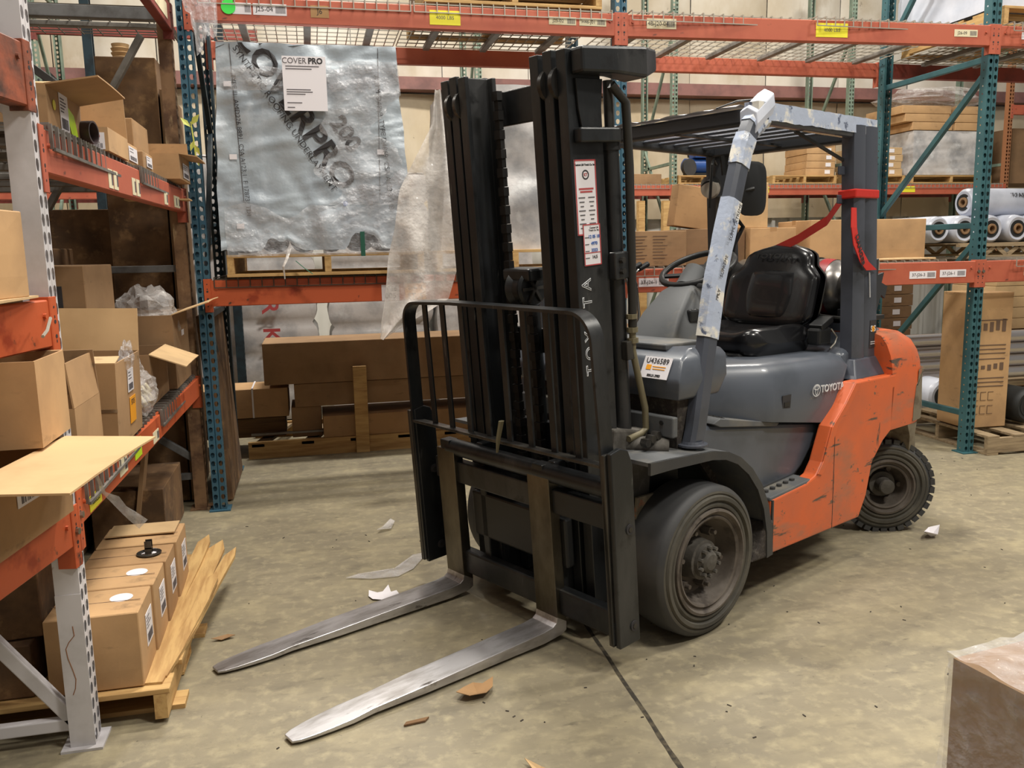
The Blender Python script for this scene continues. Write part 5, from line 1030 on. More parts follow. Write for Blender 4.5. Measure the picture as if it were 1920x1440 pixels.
# --- overhead guard
TOP = 2.02
for s, v0, v1 in ((1, .455, .385), (-1, -.535, -.465)):
    pth = [(.0, v0, .735), (.02, v0, .80), (.17, (v0 + v1) / 2, 1.36), (.385, v1, 1.88), (.43, v1, 1.96), (.50, v1, 2.01), (.58, v1, 2.03)]
    pt_ = B_(); 
    rings = []
    for i, p in enumerate(pth):
        p = V(p); d = (V(pth[min(i + 1, 6)]) - V(pth[max(i - 1, 0)])).normalized(); a = V((0, 1, 0)); b = a.cross(d).normalized(); hw, hd = .030, .042
        rings.append([tuple(p + a * hw * x + b * hd * y) for x, y in ((1, .6), (.6, 1), (-.6, 1), (-1, .6), (-1, -.6), (-.6, -1), (.6, -1), (1, -.6))])
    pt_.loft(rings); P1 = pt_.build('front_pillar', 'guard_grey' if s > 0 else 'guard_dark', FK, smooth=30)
    if s > 0:
        for a0, b0, nm_ in ((2.02, 3.05, 'tape'), (3.35, 4.6, 'tape')):
            def ring_at(t, g=.0035):
                i = min(5, int(t)); k = t - i; p = V(pth[i]).lerp(V(pth[i + 1]), k); d = (V(pth[i + 1]) - V(pth[i])).normalized(); a = V((0, 1, 0)); b = a.cross(d).normalized()
                n_ = g + .004 * abs(noise.noise(V((t * 4, 1, 0))))
                return [tuple(p + a * (.030 + n_) * x + b * (.042 + n_ + .002 * noise.noise(V((t * 9, x * 3, y * 3)))) * y) for x, y in ((1, .6), (.6, 1), (-.6, 1), (-1, .6), (-1, -.6), (-.6, -1), (.6, -1), (1, -.6))]
        def wraps(t0, t1, n=10): return B_().loft([ring_at(t0 + (t1 - t0) * i / n) for i in range(n + 1)]).build('torn_tape_wrap', 'film_tape', P1, smooth=30)
        wraps(1.62, 2.60, 14); wraps(2.86, 3.55, 10); wraps(4.0, 5.3, 10)
        for (z_, u_) in ((1.20, .135), (1.30, .16), (1.42, .20), (1.55, .25), (1.62, .285)): text(rnd.choice(('SUPREME', 'XTREME', 'SUPPLY')), 'print', P1, 'ink', K(u_ - .02, .458, z_), V((.38, 0, .92)), V((-.92, 0, .38)), .022)
        B_().lathe([(0, .06), (.008, .06), (.010, .045), (.02, .04)], (.0, .455, .742), (0, 0, 1), 20).build('pillar_foot', 'guard_grey', P1)
    # rear pillar: deep channel section
    sec = lambda u, w, dd: [(u, v1 + s * .03, w), (u + dd * .18, v1 + s * .045, w), (u + dd * .40, v1 + s * .045, w), (u + dd * .5, v1 + s * .032, w), (u + dd * .62, v1 + s * .045, w), (u + dd, v1 + s * .045, w), (u + dd, v1 - s * .03, w), (u, v1 - s * .03, w)]
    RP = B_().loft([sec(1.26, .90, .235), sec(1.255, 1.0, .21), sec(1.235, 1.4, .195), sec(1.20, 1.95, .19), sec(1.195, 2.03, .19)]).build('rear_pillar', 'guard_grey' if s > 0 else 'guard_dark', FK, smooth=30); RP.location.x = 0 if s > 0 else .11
    B_().loft([[(1.18, v1 - s * .03, .862), (1.18, v1 + s * .095, .862), (1.56, v1 + s * .095, .862), (1.56, v1 - s * .03, .862)], [(1.20, v1 - s * .03, .88), (1.20, v1 + s * .085, .88), (1.54, v1 + s * .085, .88), (1.54, v1 - s * .03, .88)], [(1.25, v1 - s * .03, .95), (1.25, v1 + s * .05, .95), (1.50, v1 + s * .05, .95), (1.50, v1 - s * .03, .95)]]).build('pillar_base', 'guard_grey', RP, bevel=.006)
    # side rail of the roof
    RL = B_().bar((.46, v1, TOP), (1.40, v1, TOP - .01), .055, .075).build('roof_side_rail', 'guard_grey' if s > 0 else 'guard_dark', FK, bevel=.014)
    if s > 0:
        B_().loft([[(x, v1 + .034 + .004 * noise.noise(V((x * 20, 0, 0))), 1.995 + .008 * noise.noise(V((x * 15, 3, 0)))) , (x, v1 + .034, TOP + .045 + .003 * noise.noise(V((x * 25, 7, 0)))), (x, v1 - .034, TOP + .046), (x, v1 - .034, TOP + .01)] for x in [.44 + i * .033 for i in range(30)]], caps=True).build('tape_cover', 'film_tape', RL, smooth=20)
        sticker(RP, K(1.42, v1 + .046, 1.06), V((1, 0, 0)), UP, .060, .135, 'ink', 0, False, None, label='small black sticker with an orange star')
        text('S S', 'lettering', RP, 'white_text', K(1.42, v1 + .0485, 1.085), V((1, 0, 0)), UP, .04, bold=.001)
        q = B_()
        for k in range(4): t = k * pi / 4; q.obox((1.42, v1 + .049, 1.085), (cos(t) * .015, 0, sin(t) * .015), (0, .0004, 0), (-sin(t) * .003, 0, cos(t) * .003))
        q.build('star', 'tag_orange', RP); B_().box(1.398, 1.442, v1 + .0485, v1 + .049, 1.02, 1.024).box(1.398, 1.442, v1 + .0485, v1 + .049, 1.01, 1.014).build('print', 'white_text', RP)
        B_().bar((1.355, v1 + .05, 1.36), (1.37, v1 + .05, 1.24), .004, .004).build('scratch', 'white_text', RP)
B_().bar((.50, -.50, TOP), (.50, .42, TOP), .045, .065).build('roof_front_beam', 'guard_dark', FK, bevel=.012)
q = B_(); q.grid(lambda a, b: (.455 + .09 * b, -.50 + .80 * a, TOP + .042 + .016 * abs(noise.noise(V((a * 6, b * 2, 0)))) - .01 * (b - .5) ** 2), 24, 3); q.build('tape_cover', 'paper', FK, smooth=True, norm=False)
B_().loft([[(.425 + .02 * i + .006 * noise.noise(V((i * 3, k * 2, 0))), .345 + a, 1.945 + .014 * i + b + .006 * noise.noise(V((i, k * 5, 2)))) for k, (a, b) in enumerate(((0, 0), (.072, -.01), (.082, .03), (.075, .075), (.03, .10), (-.005, .085)))] for i in range(7)]).build('corner_wrap', 'white_wrap', FK, bevel=.004)
B_().tube([(.46, .20, 2.065), (.48, .29, 2.085), (.52, .36, 2.085), (.60, .39, 2.07)], [.006, .008, .010, .004], 8, flat=.5).build('torn_black_tape', 'plastic_black', FK, smooth=True)
B_().bar((1.34, -.47, TOP - .01), (1.34, .39, TOP - .01), .08, .085).build('roof_rear_beam', 'guard_dark', FK, bevel=.012)
for i in range(6): u = .64 + i * .118; B_().obox((u, -.04, TOP), (.028, 0, .014), (0, .41, 0), (-.003, 0, .006)).build('roof_slat', 'guard_grey', FK, bevel=.003)
B_().bar((.50, -.04, TOP - .03), (1.34, -.04, TOP - .03), .03, .012).build('roof_tie', 'guard_dark', FK)
B_().box(1.25, 1.42, .35, .40, 1.73, 1.93).build('pillar_gusset', 'guard_dark', FK, bevel=.01)
for w_ in (1.70, 1.83): B_().box(1.16, 1.24, .36, .37, w_ - .02, w_ + .02).build('mount_bracket', 'guard_grey', FK, bevel=.004)
B_().bar((.80, .36, 1.98), (1.28, .36, 1.86), .012, .012).build('wire_stay', 'cable', FK)
B_().prism([(1.47, 1.22), (1.50, 1.20), (1.56, 1.16), (1.60, 1.24), (1.64, 1.22), (1.66, 1.28), (1.60, 1.30), (1.62, 1.35), (1.56, 1.34), (1.56, 1.42), (1.47, 1.40)], .36, .375, 'xz').build('hook_plate', 'guard_dark', FK)
# red tape: strip from far pillar to near pillar and band round it
sec1 = [(1.19, 1.40), (1.19, 1.46)]
B_().loft([[(1.19, v, w0), (1.41, v, w0), (1.41, v, w0 + .04), (1.19, v, w0 + .04)] for v, w0 in ((.348, 1.700), (.440, 1.705))]).build('red_tape_band', 'tape_red', FK, bevel=.006)
B_().loft([[tuple(V(p) + V((0, 0, d))) for d in (0, .045)] + [tuple(V(p) + V((.003, 0, d))) for d in (.045, 0)] for p in ((1.34, -.12, 1.43), (1.30, .08, 1.50), (1.26, .26, 1.585), (1.21, .36, 1.68))]).build('red_tape_strip', 'tape_red', FK)
B_().loft([[tuple(V(p) + V((-.02 - k, .004, 0))), tuple(V(p) + V((.03 + k, .0, 0))), tuple(V(p) + V((.03 + k, .004, 0))), tuple(V(p) + V((-.02 - k, .008, 0)))] for p, k in (((1.20, .42, 1.66), 0), ((1.17, .44, 1.57), .003), ((1.19, .445, 1.49), .006), ((1.27, .445, 1.41), .018), ((1.35, .44, 1.37), .028))]).build('red_tape_tail', 'tape_red', FK)
text('DANGER', 'lettering', FK, 'ink', K(1.225, .453, 1.465), V((.5, 0, -1)), V((1, 0, .5)), .04, bold=.001)
# light, mirror and brackets by the far rear pillar
B_().cyl((1.27, -.43, 1.82), (1.23, -.41, 1.80), .055, .045, n=24).build('work_light', 'plastic_black', FK, smooth=40); B_().cyl((1.268, -.428, 1.819), (1.262, -.425, 1.818), .0, n=3)
lt = B_().lathe([(0, 0), (.004, .03), (.0, .045), (-.03, .052)], (1.222, -.406, 1.797), (-1, .35, -.1), 24).build('light_lens', 'lens', FK, smooth=True)
B_().tube([(1.22, -.40, 1.70), (1.20, -.38, 1.78), (1.21, -.38, 1.92), (1.25, -.40, 1.95), (1.30, -.42, 1.93)], .008, 8).build('light_guard', 'plastic_black', FK, smooth=True)
B_().obox((1.36, -.36, 1.93), (.07, .02, .01), (0, .004, 0), (-.01, 0, .05)).build('reflector_plate', 'plastic_black', FK)
B_().box(1.27, 1.36, -.40, -.36, 1.62, 1.76).build('light_bracket', 'hub', FK, bevel=.008)
B_().box(1.25, 1.37, -.36, -.35, 1.66, 1.70).build('bracket_arm', 'plastic_black', FK)
mi = []
for i in range(28):
    t = 2 * pi * i / 28; ca, sa_ = cos(t), sin(t); mi.append((.092 * abs(ca) ** .5 * (1 if ca > 0 else -1), .145 * abs(sa_) ** .5 * (1 if sa_ > 0 else -1)))
m_ = B_().loft([[(1.44 + .06 * k + x * sc2, -.30 + x * .25, 1.80 + z * sc2) for x, z in mi] for k, sc2 in ((0, .9), (.25, 1), (.5, .98), (.8, .7))]).build('mirror', 'plastic_black', FK, smooth=40)
B_().tube([(1.30, -.40, 1.75), (1.38, -.34, 1.78), (1.46, -.29, 1.80)], .012, 8).build('mirror_arm', 'plastic_black', FK)
B_().tube([(1.40, -.40, 1.30), (1.42, -.38, 1.50), (1.47, -.36, 1.60), (1.42, -.36, 1.635), (1.36, -.38, 1.63)], .012, 8).build('grab_handle', 'plastic_black', FK, smooth=True)
# --- fender and front axle area
fp = [(-.34, .745), (-.22, .742), (-.10, .735), (.03, .728), (.12, .710), (.20, .675), (.28, .615), (.35, .535), (.40, .44), (.43, .33), (.44, .215)]
def off(pl_, d):
    o = []
    for i, p in enumerate(pl_):
        a, b = V((*pl_[max(0, i - 1)], 0)), V((*pl_[min(len(pl_) - 1, i + 1)], 0)); t = (b - a).normalized(); o.append((p[0] + t.y * -d * -1, p[1] + t.x * -d))
    return o
inn = [(p[0] - .0, p[1] - .0) for p in off([(a, b) for a, b in fp], -.012)]
for s, (v0, v1) in (('n', (.30, .54)), ('f', (-.62, -.38))):
    q = B_(); rr = [[(a, v0, b) , (a, v1, b)] for a, b in fp]
    lo_ = [(a - .012 * (i / 10), b - .014 * (1 - i / 10)) for i, (a, b) in enumerate(fp)]
    q.loft([[(fp[i][0], v0, fp[i][1]), (fp[i][0], v1, fp[i][1]), (lo_[i][0], v1, lo_[i][1]), (lo_[i][0], v0, lo_[i][1])] for i in range(11)]); fe = q.build('fender', 'charcoal_dull', FK, smooth=30)
    q = B_(); q.loft([[(fp[i][0], v1 - .012, fp[i][1]), (fp[i][0], v1 + .001, fp[i][1]), (lo_[i][0] - .03 * (i / 10), v1 + .001, lo_[i][1] - .03 * (1 - i / 12)), (lo_[i][0] - .03 * (i / 10), v1 - .012, lo_[i][1] - .03 * (1 - i / 12))] for i in range(11)]); q.build('fender_lip', 'rubber', fe, smooth=30)
    B_().prism([(.10, .70), (.20, .64), (.30, .53), (.37, .42), (.40, .30), (.41, .215), (.46, .21), (.46, .44), (.30, .62), (.10, .73)], v0, v0 + .015, 'xz').build('inner_wall', 'dirt', fe)
B_().prism([(.30, .21), (.455, .205), (.455, .36), (.40, .36), (.36, .28)], .38, .535, 'xz').build('mud_clump', 'dirt', FK, bevel=.01)
B_().cyl((0, -.36, .30), (0, .30, .30), .09, n=24).build('front_axle', 'hub', FK, smooth=True)
B_().box(-.16, .12, -.34, .30, .36, .72).build('front_frame', 'plastic_black', FK, bevel=.01)
B_().prism([(-.33, .50), (-.10, .50), (-.08, .80), (-.30, .83)], .26, .33, 'xz').build('tilt_bracket', 'hub', FK, bevel=.01)
B_().cyl((-.22, .30, .76), (-.10, .42, .745), .035, n=16).build('tilt_cylinder', 'hub', FK, smooth=True)
for k in range(3): B_().cyl((-.20 + .03 * k, .38, .775 + .01 * k), (-.20 + .03 * k, .41, .775 + .01 * k), .017, n=6).build('hose_fitting', 'steel_wear', FK)
B_().prism([(-.24, .38), (-.10, .40), (-.09, .56), (-.22, .56)], .36, .375, 'xz').build('guard_plate', 'cw_grey', FK, bevel=.003)
B_().cyl((-.28, -.02, .60), (.0, -.02, .62), .05, n=16).build('tilt_cylinder', 'hub', FK)
# --- wheels
def wheel(label, c, axis, R_, w_, lugs, rim_r, bolts, tread):
    """c: centre of the outer face plane; axis points outward (v side)"""
    c, A = V(c), V(axis).normalized(); up = V((0, 0, 1)); Bx = up.cross(A).normalized()
    W_ = B_().lathe([(-w_, rim_r), (-w_, R_ * .9), (-w_ + .02, R_ - .008), (-w_ * .5, R_ + (.004 if not tread else 0)), (-.022, R_ - .001), (-.010, R_ - .007), (0, R_ - .022)], c, A, 72).build('wheel', 'rubber', FK, smooth=35, label=label)
    if tread:
        for i in range(34):
            t = 2 * pi * i / 34; d = up * cos(t) + Bx * sin(t); e = A.cross(d); B_().obox(c + d * (R_ + .002) - A * (w_ * .27), A * w_ * .24, e * .016, d * .012).build('tread_lug', 'rubber', W_)
            B_().obox(c + d * (R_ + .002) - A * (w_ * .78), A * w_ * .2, e * .016, d * .012).build('tread_lug', 'rubber', W_) if i % 2 else None
    k = R_ - rim_r
    B_().lathe([(0, R_ - .022), (.002, R_ - .03), (-.002, rim_r + k * .62), (.008, rim_r + k * .55), (.008, rim_r + k * .40), (-.004, rim_r + k * .34), (.004, rim_r + k * .22), (.003, rim_r + .012), (-.012, rim_r)], c, A, 72).build('sidewall', 'rubber_side', W_, smooth=25)
    B_().lathe([(-.02, rim_r + .006), (.008, rim_r + .004), (.010, rim_r - .006), (-.004, rim_r - .014), (-.008, rim_r - .022), (.0, rim_r - .028), (-.004, rim_r - .036), (-.05, rim_r - .042), (-.085, rim_r - .06), (-.10, rim_r * .55), (-.10, rim_r * .30)], c, A, 64).build('rim', 'rim', W_, smooth=25)
    return W_, c, A, up, Bx
W1, c, A, up, Bx = wheel('smooth worn front tyre', (0, .55, .298), (0, 1, 0), .298, .205, 0, .205, 6, False)
B_().lathe([(-.10, .085), (-.03, .078), (-.028, .066), (-.012, .064), (-.010, .046), (.0, .042), (.008, .030), (.010, 0)], c, A, 40).build('hub', 'hub', W1, smooth=25)
for i in range(10):
    t = 2 * pi * i / 10; d = up * cos(t) + Bx * sin(t); B_().cyl(c + d * .056 - A * .012, c + d * .056 + A * .006, .008, n=6).build('hub_bolt', 'hub', W1)
for i in range(6):
    t = 2 * pi * i / 6 + .35; d = up * cos(t) + Bx * sin(t); q = B_().cyl(c + d * .120 - A * .098, c + d * .120 - A * .055, .018, n=6); q.cyl(c + d * .120 - A * .055, c + d * .120 - A * .035, .009, n=10); q.build('wheel_nut', 'rim', W1)
wheel('far front tyre', (0, -.62, .298), (0, -1, 0), .298, .205, 0, .205, 6, False)
ra = RAD(-42)
W2, c, A, up, Bx = wheel('treaded rear tyre turned on its axle', (1.655, .425, .243), (sin(ra), cos(ra), 0), .236, .16, 0, .142, 5, True)
B_().lathe([(-.10, .07), (-.06, .066), (-.055, .042), (.005, .040), (.012, .034), (.015, .0)], c, A, 32).build('hub', 'hub', W2, smooth=25)
for i in range(5):
    t = 2 * pi * i / 5 + .9; d = up * cos(t) + Bx * sin(t); B_().cyl(c + d * .088 - A * .10, c + d * .088 - A * .06, .014, n=6).build('wheel_nut', 'rim', W2)
wheel('far rear tyre', (1.585, -.50, .243), (-sin(ra), -cos(ra), 0), .236, .16, 0, .142, 5, True)
B_().box(1.52, 1.64, -.40, .32, .20, .30).build('rear_axle', 'hub', FK)
# --- mast: three nested pairs of channels, all leaning 4 degrees forward
MC = -.06
def rail(s, vo, a0, a1, b0, b1, nm_, ft=.02, fw=.046, wt=.014, m='mast_black'):
    """channel section opening inwards; s=+1 near side; vo distance of its outer face from the mast centre"""
    o, w_ = MC + s * vo, MC + s * (vo - wt); t = MC + s * (vo - fw)
    sec = [(a0, o), (a1, o), (a1, t), (a1 - ft, t), (a1 - ft, w_), (a0 + ft, w_), (a0 + ft, t), (a0, t)]
    return M_().prism(sec, b0, b1, 'xy').build(nm_, m, FK, bevel=.003)
for s in (1, -1):
    outer = rail(s, .358, -.38, -.215, -.21, 1.895, 'outer_mast_rail')
    mid = rail(s, .295, -.385, -.225, -.17, 1.90, 'middle_mast_rail'); inr = rail(s, .232, -.39, -.235, -.20, 1.895 if s > 0 else 1.89, 'inner_mast_rail')
    for o_, vo in ((mid, .30), (inr, .245)):
        M_().cyl((-.352, MC + s * (vo + .012), 1.79), (-.352, MC + s * (vo - .006), 1.79), .056, n=28).build('roller', 'steel_wear', o_, smooth=40)
    M_().box(-.28, -.24, MC + s * .17 - .025, MC + s * .17 + .025, -.15, .55).build('lift_bracket', 'mast_black', FK)
# cross members
M_().box(-.245, -.225, MC - .30, MC + .30, 1.70, 1.83).build('upper_cross_member', 'mast_black', FK, bevel=.004)
M_().box(-.225, -.205, MC - .34, MC + .34, .80, .90).build('outer_cross_member', 'mast_black', FK, bevel=.004)
M_().box(-.255, -.215, MC - .34, MC + .34, -.21, -.10).build('lower_cross_member', 'mast_black', FK, bevel=.004); M_().box(-.25, -.22, MC - .34, MC + .34, .40, .52).build('middle_cross_member', 'mast_black', FK, bevel=.004)
M_().box(-.40, -.36, MC - .34, MC + .34, -.215, -.14).build('foot_cross_member', 'mast_black', FK, bevel=.004)
# top arm reaching rearwards and side brackets
M_().loft([[(-.36, .30, 1.81), (-.36, .36, 1.81), (-.36, .36, 1.895), (-.36, .30, 1.895)], [(-.20, .29, 1.81), (-.20, .37, 1.81), (-.20, .37, 1.90), (-.20, .29, 1.90)], [(-.06, .26, 1.80), (-.06, .38, 1.80), (-.06, .38, 1.905), (-.06, .26, 1.905)], [(.03, .27, 1.83), (.03, .35, 1.83), (.03, .35, 1.905), (.03, .27, 1.905)]]).build('top_arm', 'mast_black', FK, bevel=.01)
M_().box(-.36, -.155, .298, .335, 1.585, 1.635).build('side_bracket', 'mast_black', FK, bevel=.006)
M_().prism([(-.345, 1.80), (-.215, 1.80), (-.235, 1.64), (-.32, 1.60), (-.34, 1.70)], .299, .309, 'xz').build('stiffener_plate', 'mast_black', FK, bevel=.002)
for v_, a_ in ((.285, -.165), (-.40, -.165)):
    LC = M_().cyl((a_, v_, -.15), (a_, v_, 1.60), .030, n=20).build('lift_cylinder', 'mast_black', FK, smooth=True); M_().cyl((a_, v_, 1.60), (a_, v_, 1.80), .018, n=16).build('lift_rod', 'steel_wear', LC, smooth=True)
    M_().cyl((a_, v_, 1.56), (a_, v_, 1.61), .036, n=20).build('gland', 'mast_black', LC, smooth=True)
M_().tube([(-.19, .325, 1.78), (-.13, .335, 1.72), (-.125, .335, 1.50), (-.14, .335, 1.0), (-.145, .335, .92)], .017, 10).build('mast_hose', 'cable', FK, smooth=True)
M_().tube([(-.145, .335, .93), (-.15, .335, .83), (-.10, .34, .60), (-.10, .34, .52), (-.13, .34, .505), (-.20, .34, .50)], .013, 10).build('return_pipe', 'hose_tan', FK, smooth=True)
for z in (.86, .90, .95): M_().lathe([(0, .0), (0, .021), (.018, .021), (.018, 0)], (-.147, .335, z), (0, 0, 1), 8).build('pipe_fitting', 'hose_tan', FK)
M_().box(-.19, -.14, .315, .345, .80, .87).build('pipe_clamp', 'steel_wear', FK, bevel=.003)
M_().box(-.22, -.145, .30, .335, 1.10, 1.20).build('cylinder_clamp', 'mast_black', FK, bevel=.006)
for z in (1.13, 1.17): M_().cyl((-.19, .335, z), (-.19, .35, z), .012, n=6).build('bolt', 'steel_wear', FK)
# free lift cylinder, chains and hose reel in the middle
M_().cyl((-.26, -.10, -.12), (-.26, -.10, 1.02), .038, n=24).build('centre_cylinder', 'mast_black', FK, smooth=True)
rl = M_().lathe([(-.05, 0), (-.05, .065), (-.04, .075), (-.015, .06), (.015, .06), (.04, .075), (.05, .065), (.05, 0)], (-.28, -.10, 1.07), (0, 1, 0), 28).build('chain_pulley', 'mast_black', FK, smooth=30)
for k in range(6):
    t = 2 * pi * k / 6; M_().bar((-.28, -.045, 1.07), (-.28 + .06 * cos(t), -.045, 1.07 + .06 * sin(t)), .008, .012).build('pulley_spoke', 'steel_wear', rl)
M_().box(-.33, -.23, -.18, -.02, 1.10, 1.15).build('pulley_cap', 'mast_black', FK, bevel=.01)
for v_ in (-.175, -.055):
    for i in range(44 if v_ < -.1 else 20):
        z = .28 + i * .036
        if z > 1.80: break
        lk = M_().box(-.308 + .006 * (i % 2), -.282, v_ - (.012 if i % 2 else .017), v_ + (.012 if i % 2 else .017), z, z + (.036 if i % 2 else .034)); lk.build('chain_link', 'chain', FK)
for k, v_ in enumerate((-.235, -.01, .02)): M_().tube([(-.25, v_, 1.75), (-.26, v_ + .01, 1.3), (-.25, v_, .8), (-.26, v_ - .01, .2)], .010, 8).build('hose', 'cable', FK, smooth=True)
# lettering and stickers on the outer face of the near rail
vf = MC + .358
def mst(a, b): return V(MK(a, vf + .0006, b))
Um = (mst(-.38, 0) - mst(-.30, 0)).normalized(); Rm = (mst(0, 1) - mst(0, 0)).normalized()      # reads upwards
for i, ch in enumerate('TOYOTA'): text(ch, 'lettering', FK, 'white_text', mst(-.335, .785 + i * .062), Rm, Um, .064, hollow=.0016, sx=1.0)
Rn, Un = -Um, Rm
s1 = sticker(FK, mst(-.315, 1.40), Rn, Un, .105, .26, 'paper', 0, False, label='tall white inspection sticker with red border'); s2 = sticker(FK, mst(-.300, 1.235) + V(K(0, .0012, 0)) * 1, Rn, Un, .085, .145, 'paper', 0, False, label='smaller white inspection sticker with handwriting')
N_ = Rn.cross(Un)
def bits(st, c, lst, m, h=.0022):
    q = MB()
    for (x, y, w2, h2) in lst: q.obox(c + Rn * x + Un * y + N_ * h, Rn * w2, Un * h2, N_ * .0003)
    q.build('print', m, st, norm=False)
c1 = mst(-.315, 1.40); bits(s1, c1, [(-.050, 0, .0025, .13), (.050, 0, .0025, .13), (0, .1275, .0525, .0025), (0, -.1275, .0525, .0025), (0, .03, .036, .003), (0, .02, .030, .003)], 'ink_red')
bits(s1, c1, [(x, .0 - .015 * k, .016 - .004 * (k % 3), .002) for k in range(8) for x in (-.024, .024)], 'ink_soft')
text('Custom Lift Truck Co. Inc.', 'lettering', s1, 'ink', c1 + Un * .112 + N_ * .002, Rn, Un, .0095, bold=.0003)
MB().lathe([(0, .017), (.0004, .017), (.0004, .012), (0, .012)], c1 + Un * .078 + N_ * .0018, tuple(N_), 24).build('round_logo', 'ink', s1)
text('KT', 'lettering', s1, 'ink_red', c1 + Un * .078 + N_ * .002, Rn, Un, .014, bold=.0003)
c2 = mst(-.300, 1.235) + V(K(0, .0012, 0)); bits(s2, c2, [(-.041, 0, .0022, .072), (.041, 0, .0022, .072), (0, .071, .042, .002), (0, -.071, .042, .002), (0, -.028, .042, .0015)], 'ink_red')
text('Custom Lift\nTruck Co. Inc.', 'lettering', s2, 'ink', c2 + Un * .055 + Rn * .012 + N_ * .002, Rn, Un, .009)
for k, tx in enumerate(('12 05 18', '4970', '3333', '14.5')): text(tx, 'lettering', s2, 'belt_blue' if k < 3 else 'ink', c2 + Un * (.028 - k * .024) + Rn * .01 + N_ * .002, Rn, Un, .016, bold=.0004)
bits(s2, c2, [(-.026, .026 - .024 * k, .010, .0015) for k in range(4)], 'ink_soft')
# --- carriage, load backrest, forks
AF = -.488
M_().cyl((-.455, -.46, .40), (-.455, .50, .40), .036, n=20).build('upper_carriage_bar', 'mast_black', FK, smooth=True)
M_().box(-.475, -.43, -.56, .50, .25, .345).build('carriage_plate', 'mast_black', FK, bevel=.006)
M_().box(-.47, -.42, -.55, .50, -.165, -.06).build('lower_carriage_bar', 'mast_black', FK, bevel=.01)
for v_ in (-.28, .16): M_().box(-.44, -.33, v_ - .02, v_ + .02, -.16, .44).build('carriage_side', 'mast_black', FK, bevel=.006)
M_().box(-.44, -.40, -.36, .22, .02, .22).build('side_shifter', 'plastic_black', FK, bevel=.01)
for (v0, v1) in ((.535, .557), (-.635, -.613)):
    sd = M_().prism([(-.525, -.155), (-.42, -.155), (-.42, .50), (-.44, .55), (-.475, .565), (-.525, .555)], v0, v1, 'xz').build('side_plate', 'mast_black', FK, bevel=.004)
    for z in (-.09, .27): M_().cyl((-.45, v1, z), (-.45, v1 + .004, z), .019, n=20).build('socket', 'ink', sd); M_().cyl((-.45, v1, z), (-.45, v1 + .006, z), .010, n=6).build('socket_bolt', 'steel_wear', sd)
    M_().box(-.535, -.505, v0 - .022, v0, -.15, .55).build('side_strip', 'steel_wear', sd, bevel=.003)
# outer hoop of the backrest: flat bar on edge
def hoop(pts, th, a0, a1):
    q = M_(); n = len(pts); rs = []
    for i, (v, b) in enumerate(pts):
        p0, p1 = V((*pts[max(0, i - 1)], 0)), V((*pts[min(n - 1, i + 1)], 0)); t = (p1 - p0).normalized(); nn = V((-t.y, t.x, 0)) * th / 2
        rs.append([(a0, v - nn.x, b - nn.y), (a0, v + nn.x, b + nn.y), (a1, v + nn.x, b + nn.y), (a1, v - nn.x, b - nn.y)])
    return q.loft(rs)
arc = lambda cv, cb, r, t0, t1, n=8: [(cv + r * cos(t0 + (t1 - t0) * i / n), cb + r * sin(t0 + (t1 - t0) * i / n)) for i in range(n + 1)]
pts = [(-.622, -.14), (-.622, .5), (-.617, .92)] + arc(-.537, .945, .08, pi, pi / 2) + [(-.27, 1.032)] + [(.36, 1.026)] + arc(.40, .926, .10, pi / 2, 0) + [(.515, .60), (.527, .1), (.530, -.14)]
hoop(pts, .012, -.535, -.475).build('backrest_hoop', 'mast_black', FK, smooth=30)
M_().prism([(-.535, .500), (-.475, .490), (-.475, .502), (-.535, .512)], -.618, .515, 'xz').build('backrest_rail', 'steel_wear', FK, bevel=.002)
for i in range(8):
    v_ = -.495 + i * .125; M_().bar((AF - .012, v_, .50), (AF - .012, v_ - .003, 1.026), .030, .010, (1, 0, 0)).build('backrest_bar', 'mast_black', FK, bevel=.002)
for v_ in (-.47, .13): pass
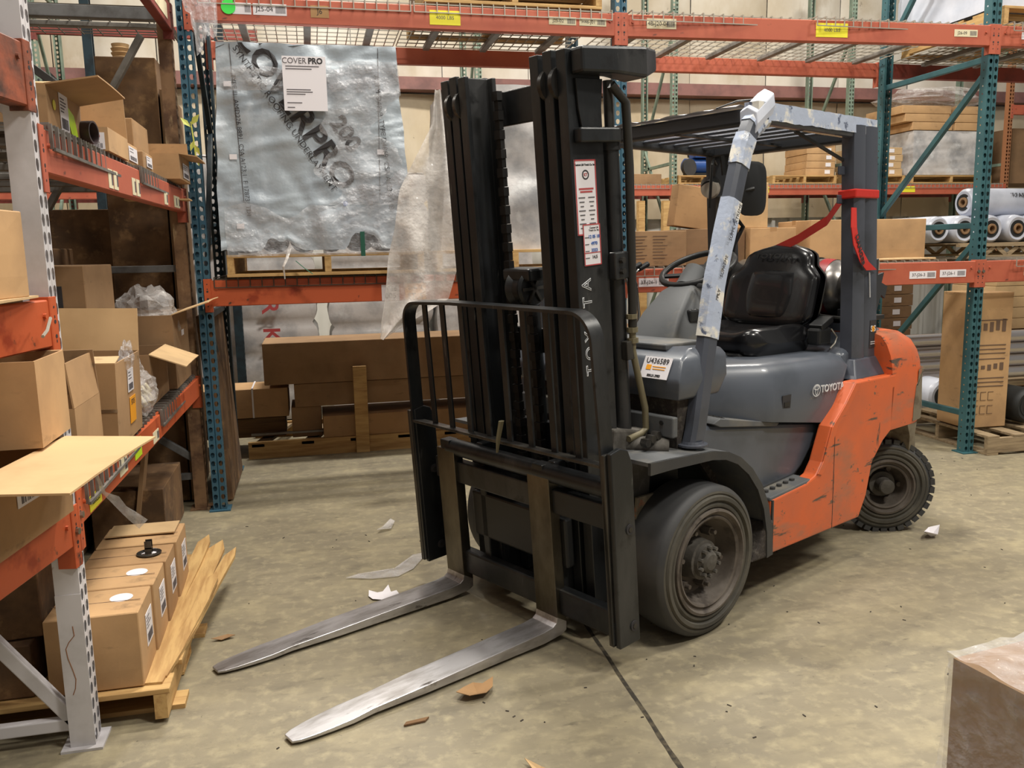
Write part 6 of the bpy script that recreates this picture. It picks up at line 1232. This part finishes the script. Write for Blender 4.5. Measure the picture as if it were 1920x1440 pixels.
def fork(vc):
    q = M_(); hw = .061; pr = [(-.4885, .395), (-.4885, -.170), (-.494, -.190), (-.512, -.201), (-.56, -.204), (-1.10, -.186), (-1.50, -.176), (-1.585, -.176)]
    bk_ = [(-.440, .395), (-.440, -.20), (-.443, -.235), (-.470, -.247), (-.56, -.250), (-1.10, -.214), (-1.50, -.186), (-1.585, -.184)]
    wd = [1, 1, 1, 1, 1, .99, .72, .34]
    rs = [[(pr[i][0], vc - hw * wd[i], pr[i][1]), (pr[i][0], vc + hw * wd[i], pr[i][1]), (bk_[i][0], vc + hw * wd[i], bk_[i][1]), (bk_[i][0], vc - hw * wd[i], bk_[i][1])] for i in range(8)]
    # extra rings so the blade rounds towards its tip
    def mix(i, k): return [tuple(V(a).lerp(V(b), k)) for a, b in zip(rs[i], rs[i + 1])]
    ext = rs[:5] + [mix(4, .5), rs[5], mix(5, .5)]
    m3 = mix(5, .8); ext += [m3]
    for k, wv in ((1.38, .93), (1.45, .86), (1.51, .76), (1.555, .62), (1.58, .42)):
        f_ = (k - 1.10) / .485; t_ = -.186 + .010 * min(1, f_); l_ = -.214 + .030 * min(1, f_)
        ext.append([(-k, vc - hw * wv, t_), (-k, vc + hw * wv, t_), (-k, vc + hw * wv, l_), (-k, vc - hw * wv, l_)])
    ext = [r for i, r in enumerate(ext) if i != 8]
    o_ = q.loft(ext).build('fork', 'fork_steel', FK, bevel=.0025)
    o_.data.materials.append(MATS['fork_shank'])
    for p in o_.data.polygons:
        z = sum(o_.data.vertices[i].co.z for i in p.vertices) / len(p.vertices)
        if z > .16: p.material_index = 1
    M_().box(-.50 + .012, -.435, vc - .03, vc + .03, .395, .435).build('fork_hook', 'mast_black', o_, bevel=.004)
    M_().cyl((-.4, vc + .08, .44), (-.4, vc + .08, .47), .012, n=8).build('fork_pin', 'mast_black', o_)
fork(.133); fork(-.462)
M_().tube([(-.55, .02, .60), (-.555, .0, .53), (-.55, -.02, .47)], [.014, .012, .006], 6, flat=.5).build('tied_rag', 'hose_tan', FK)
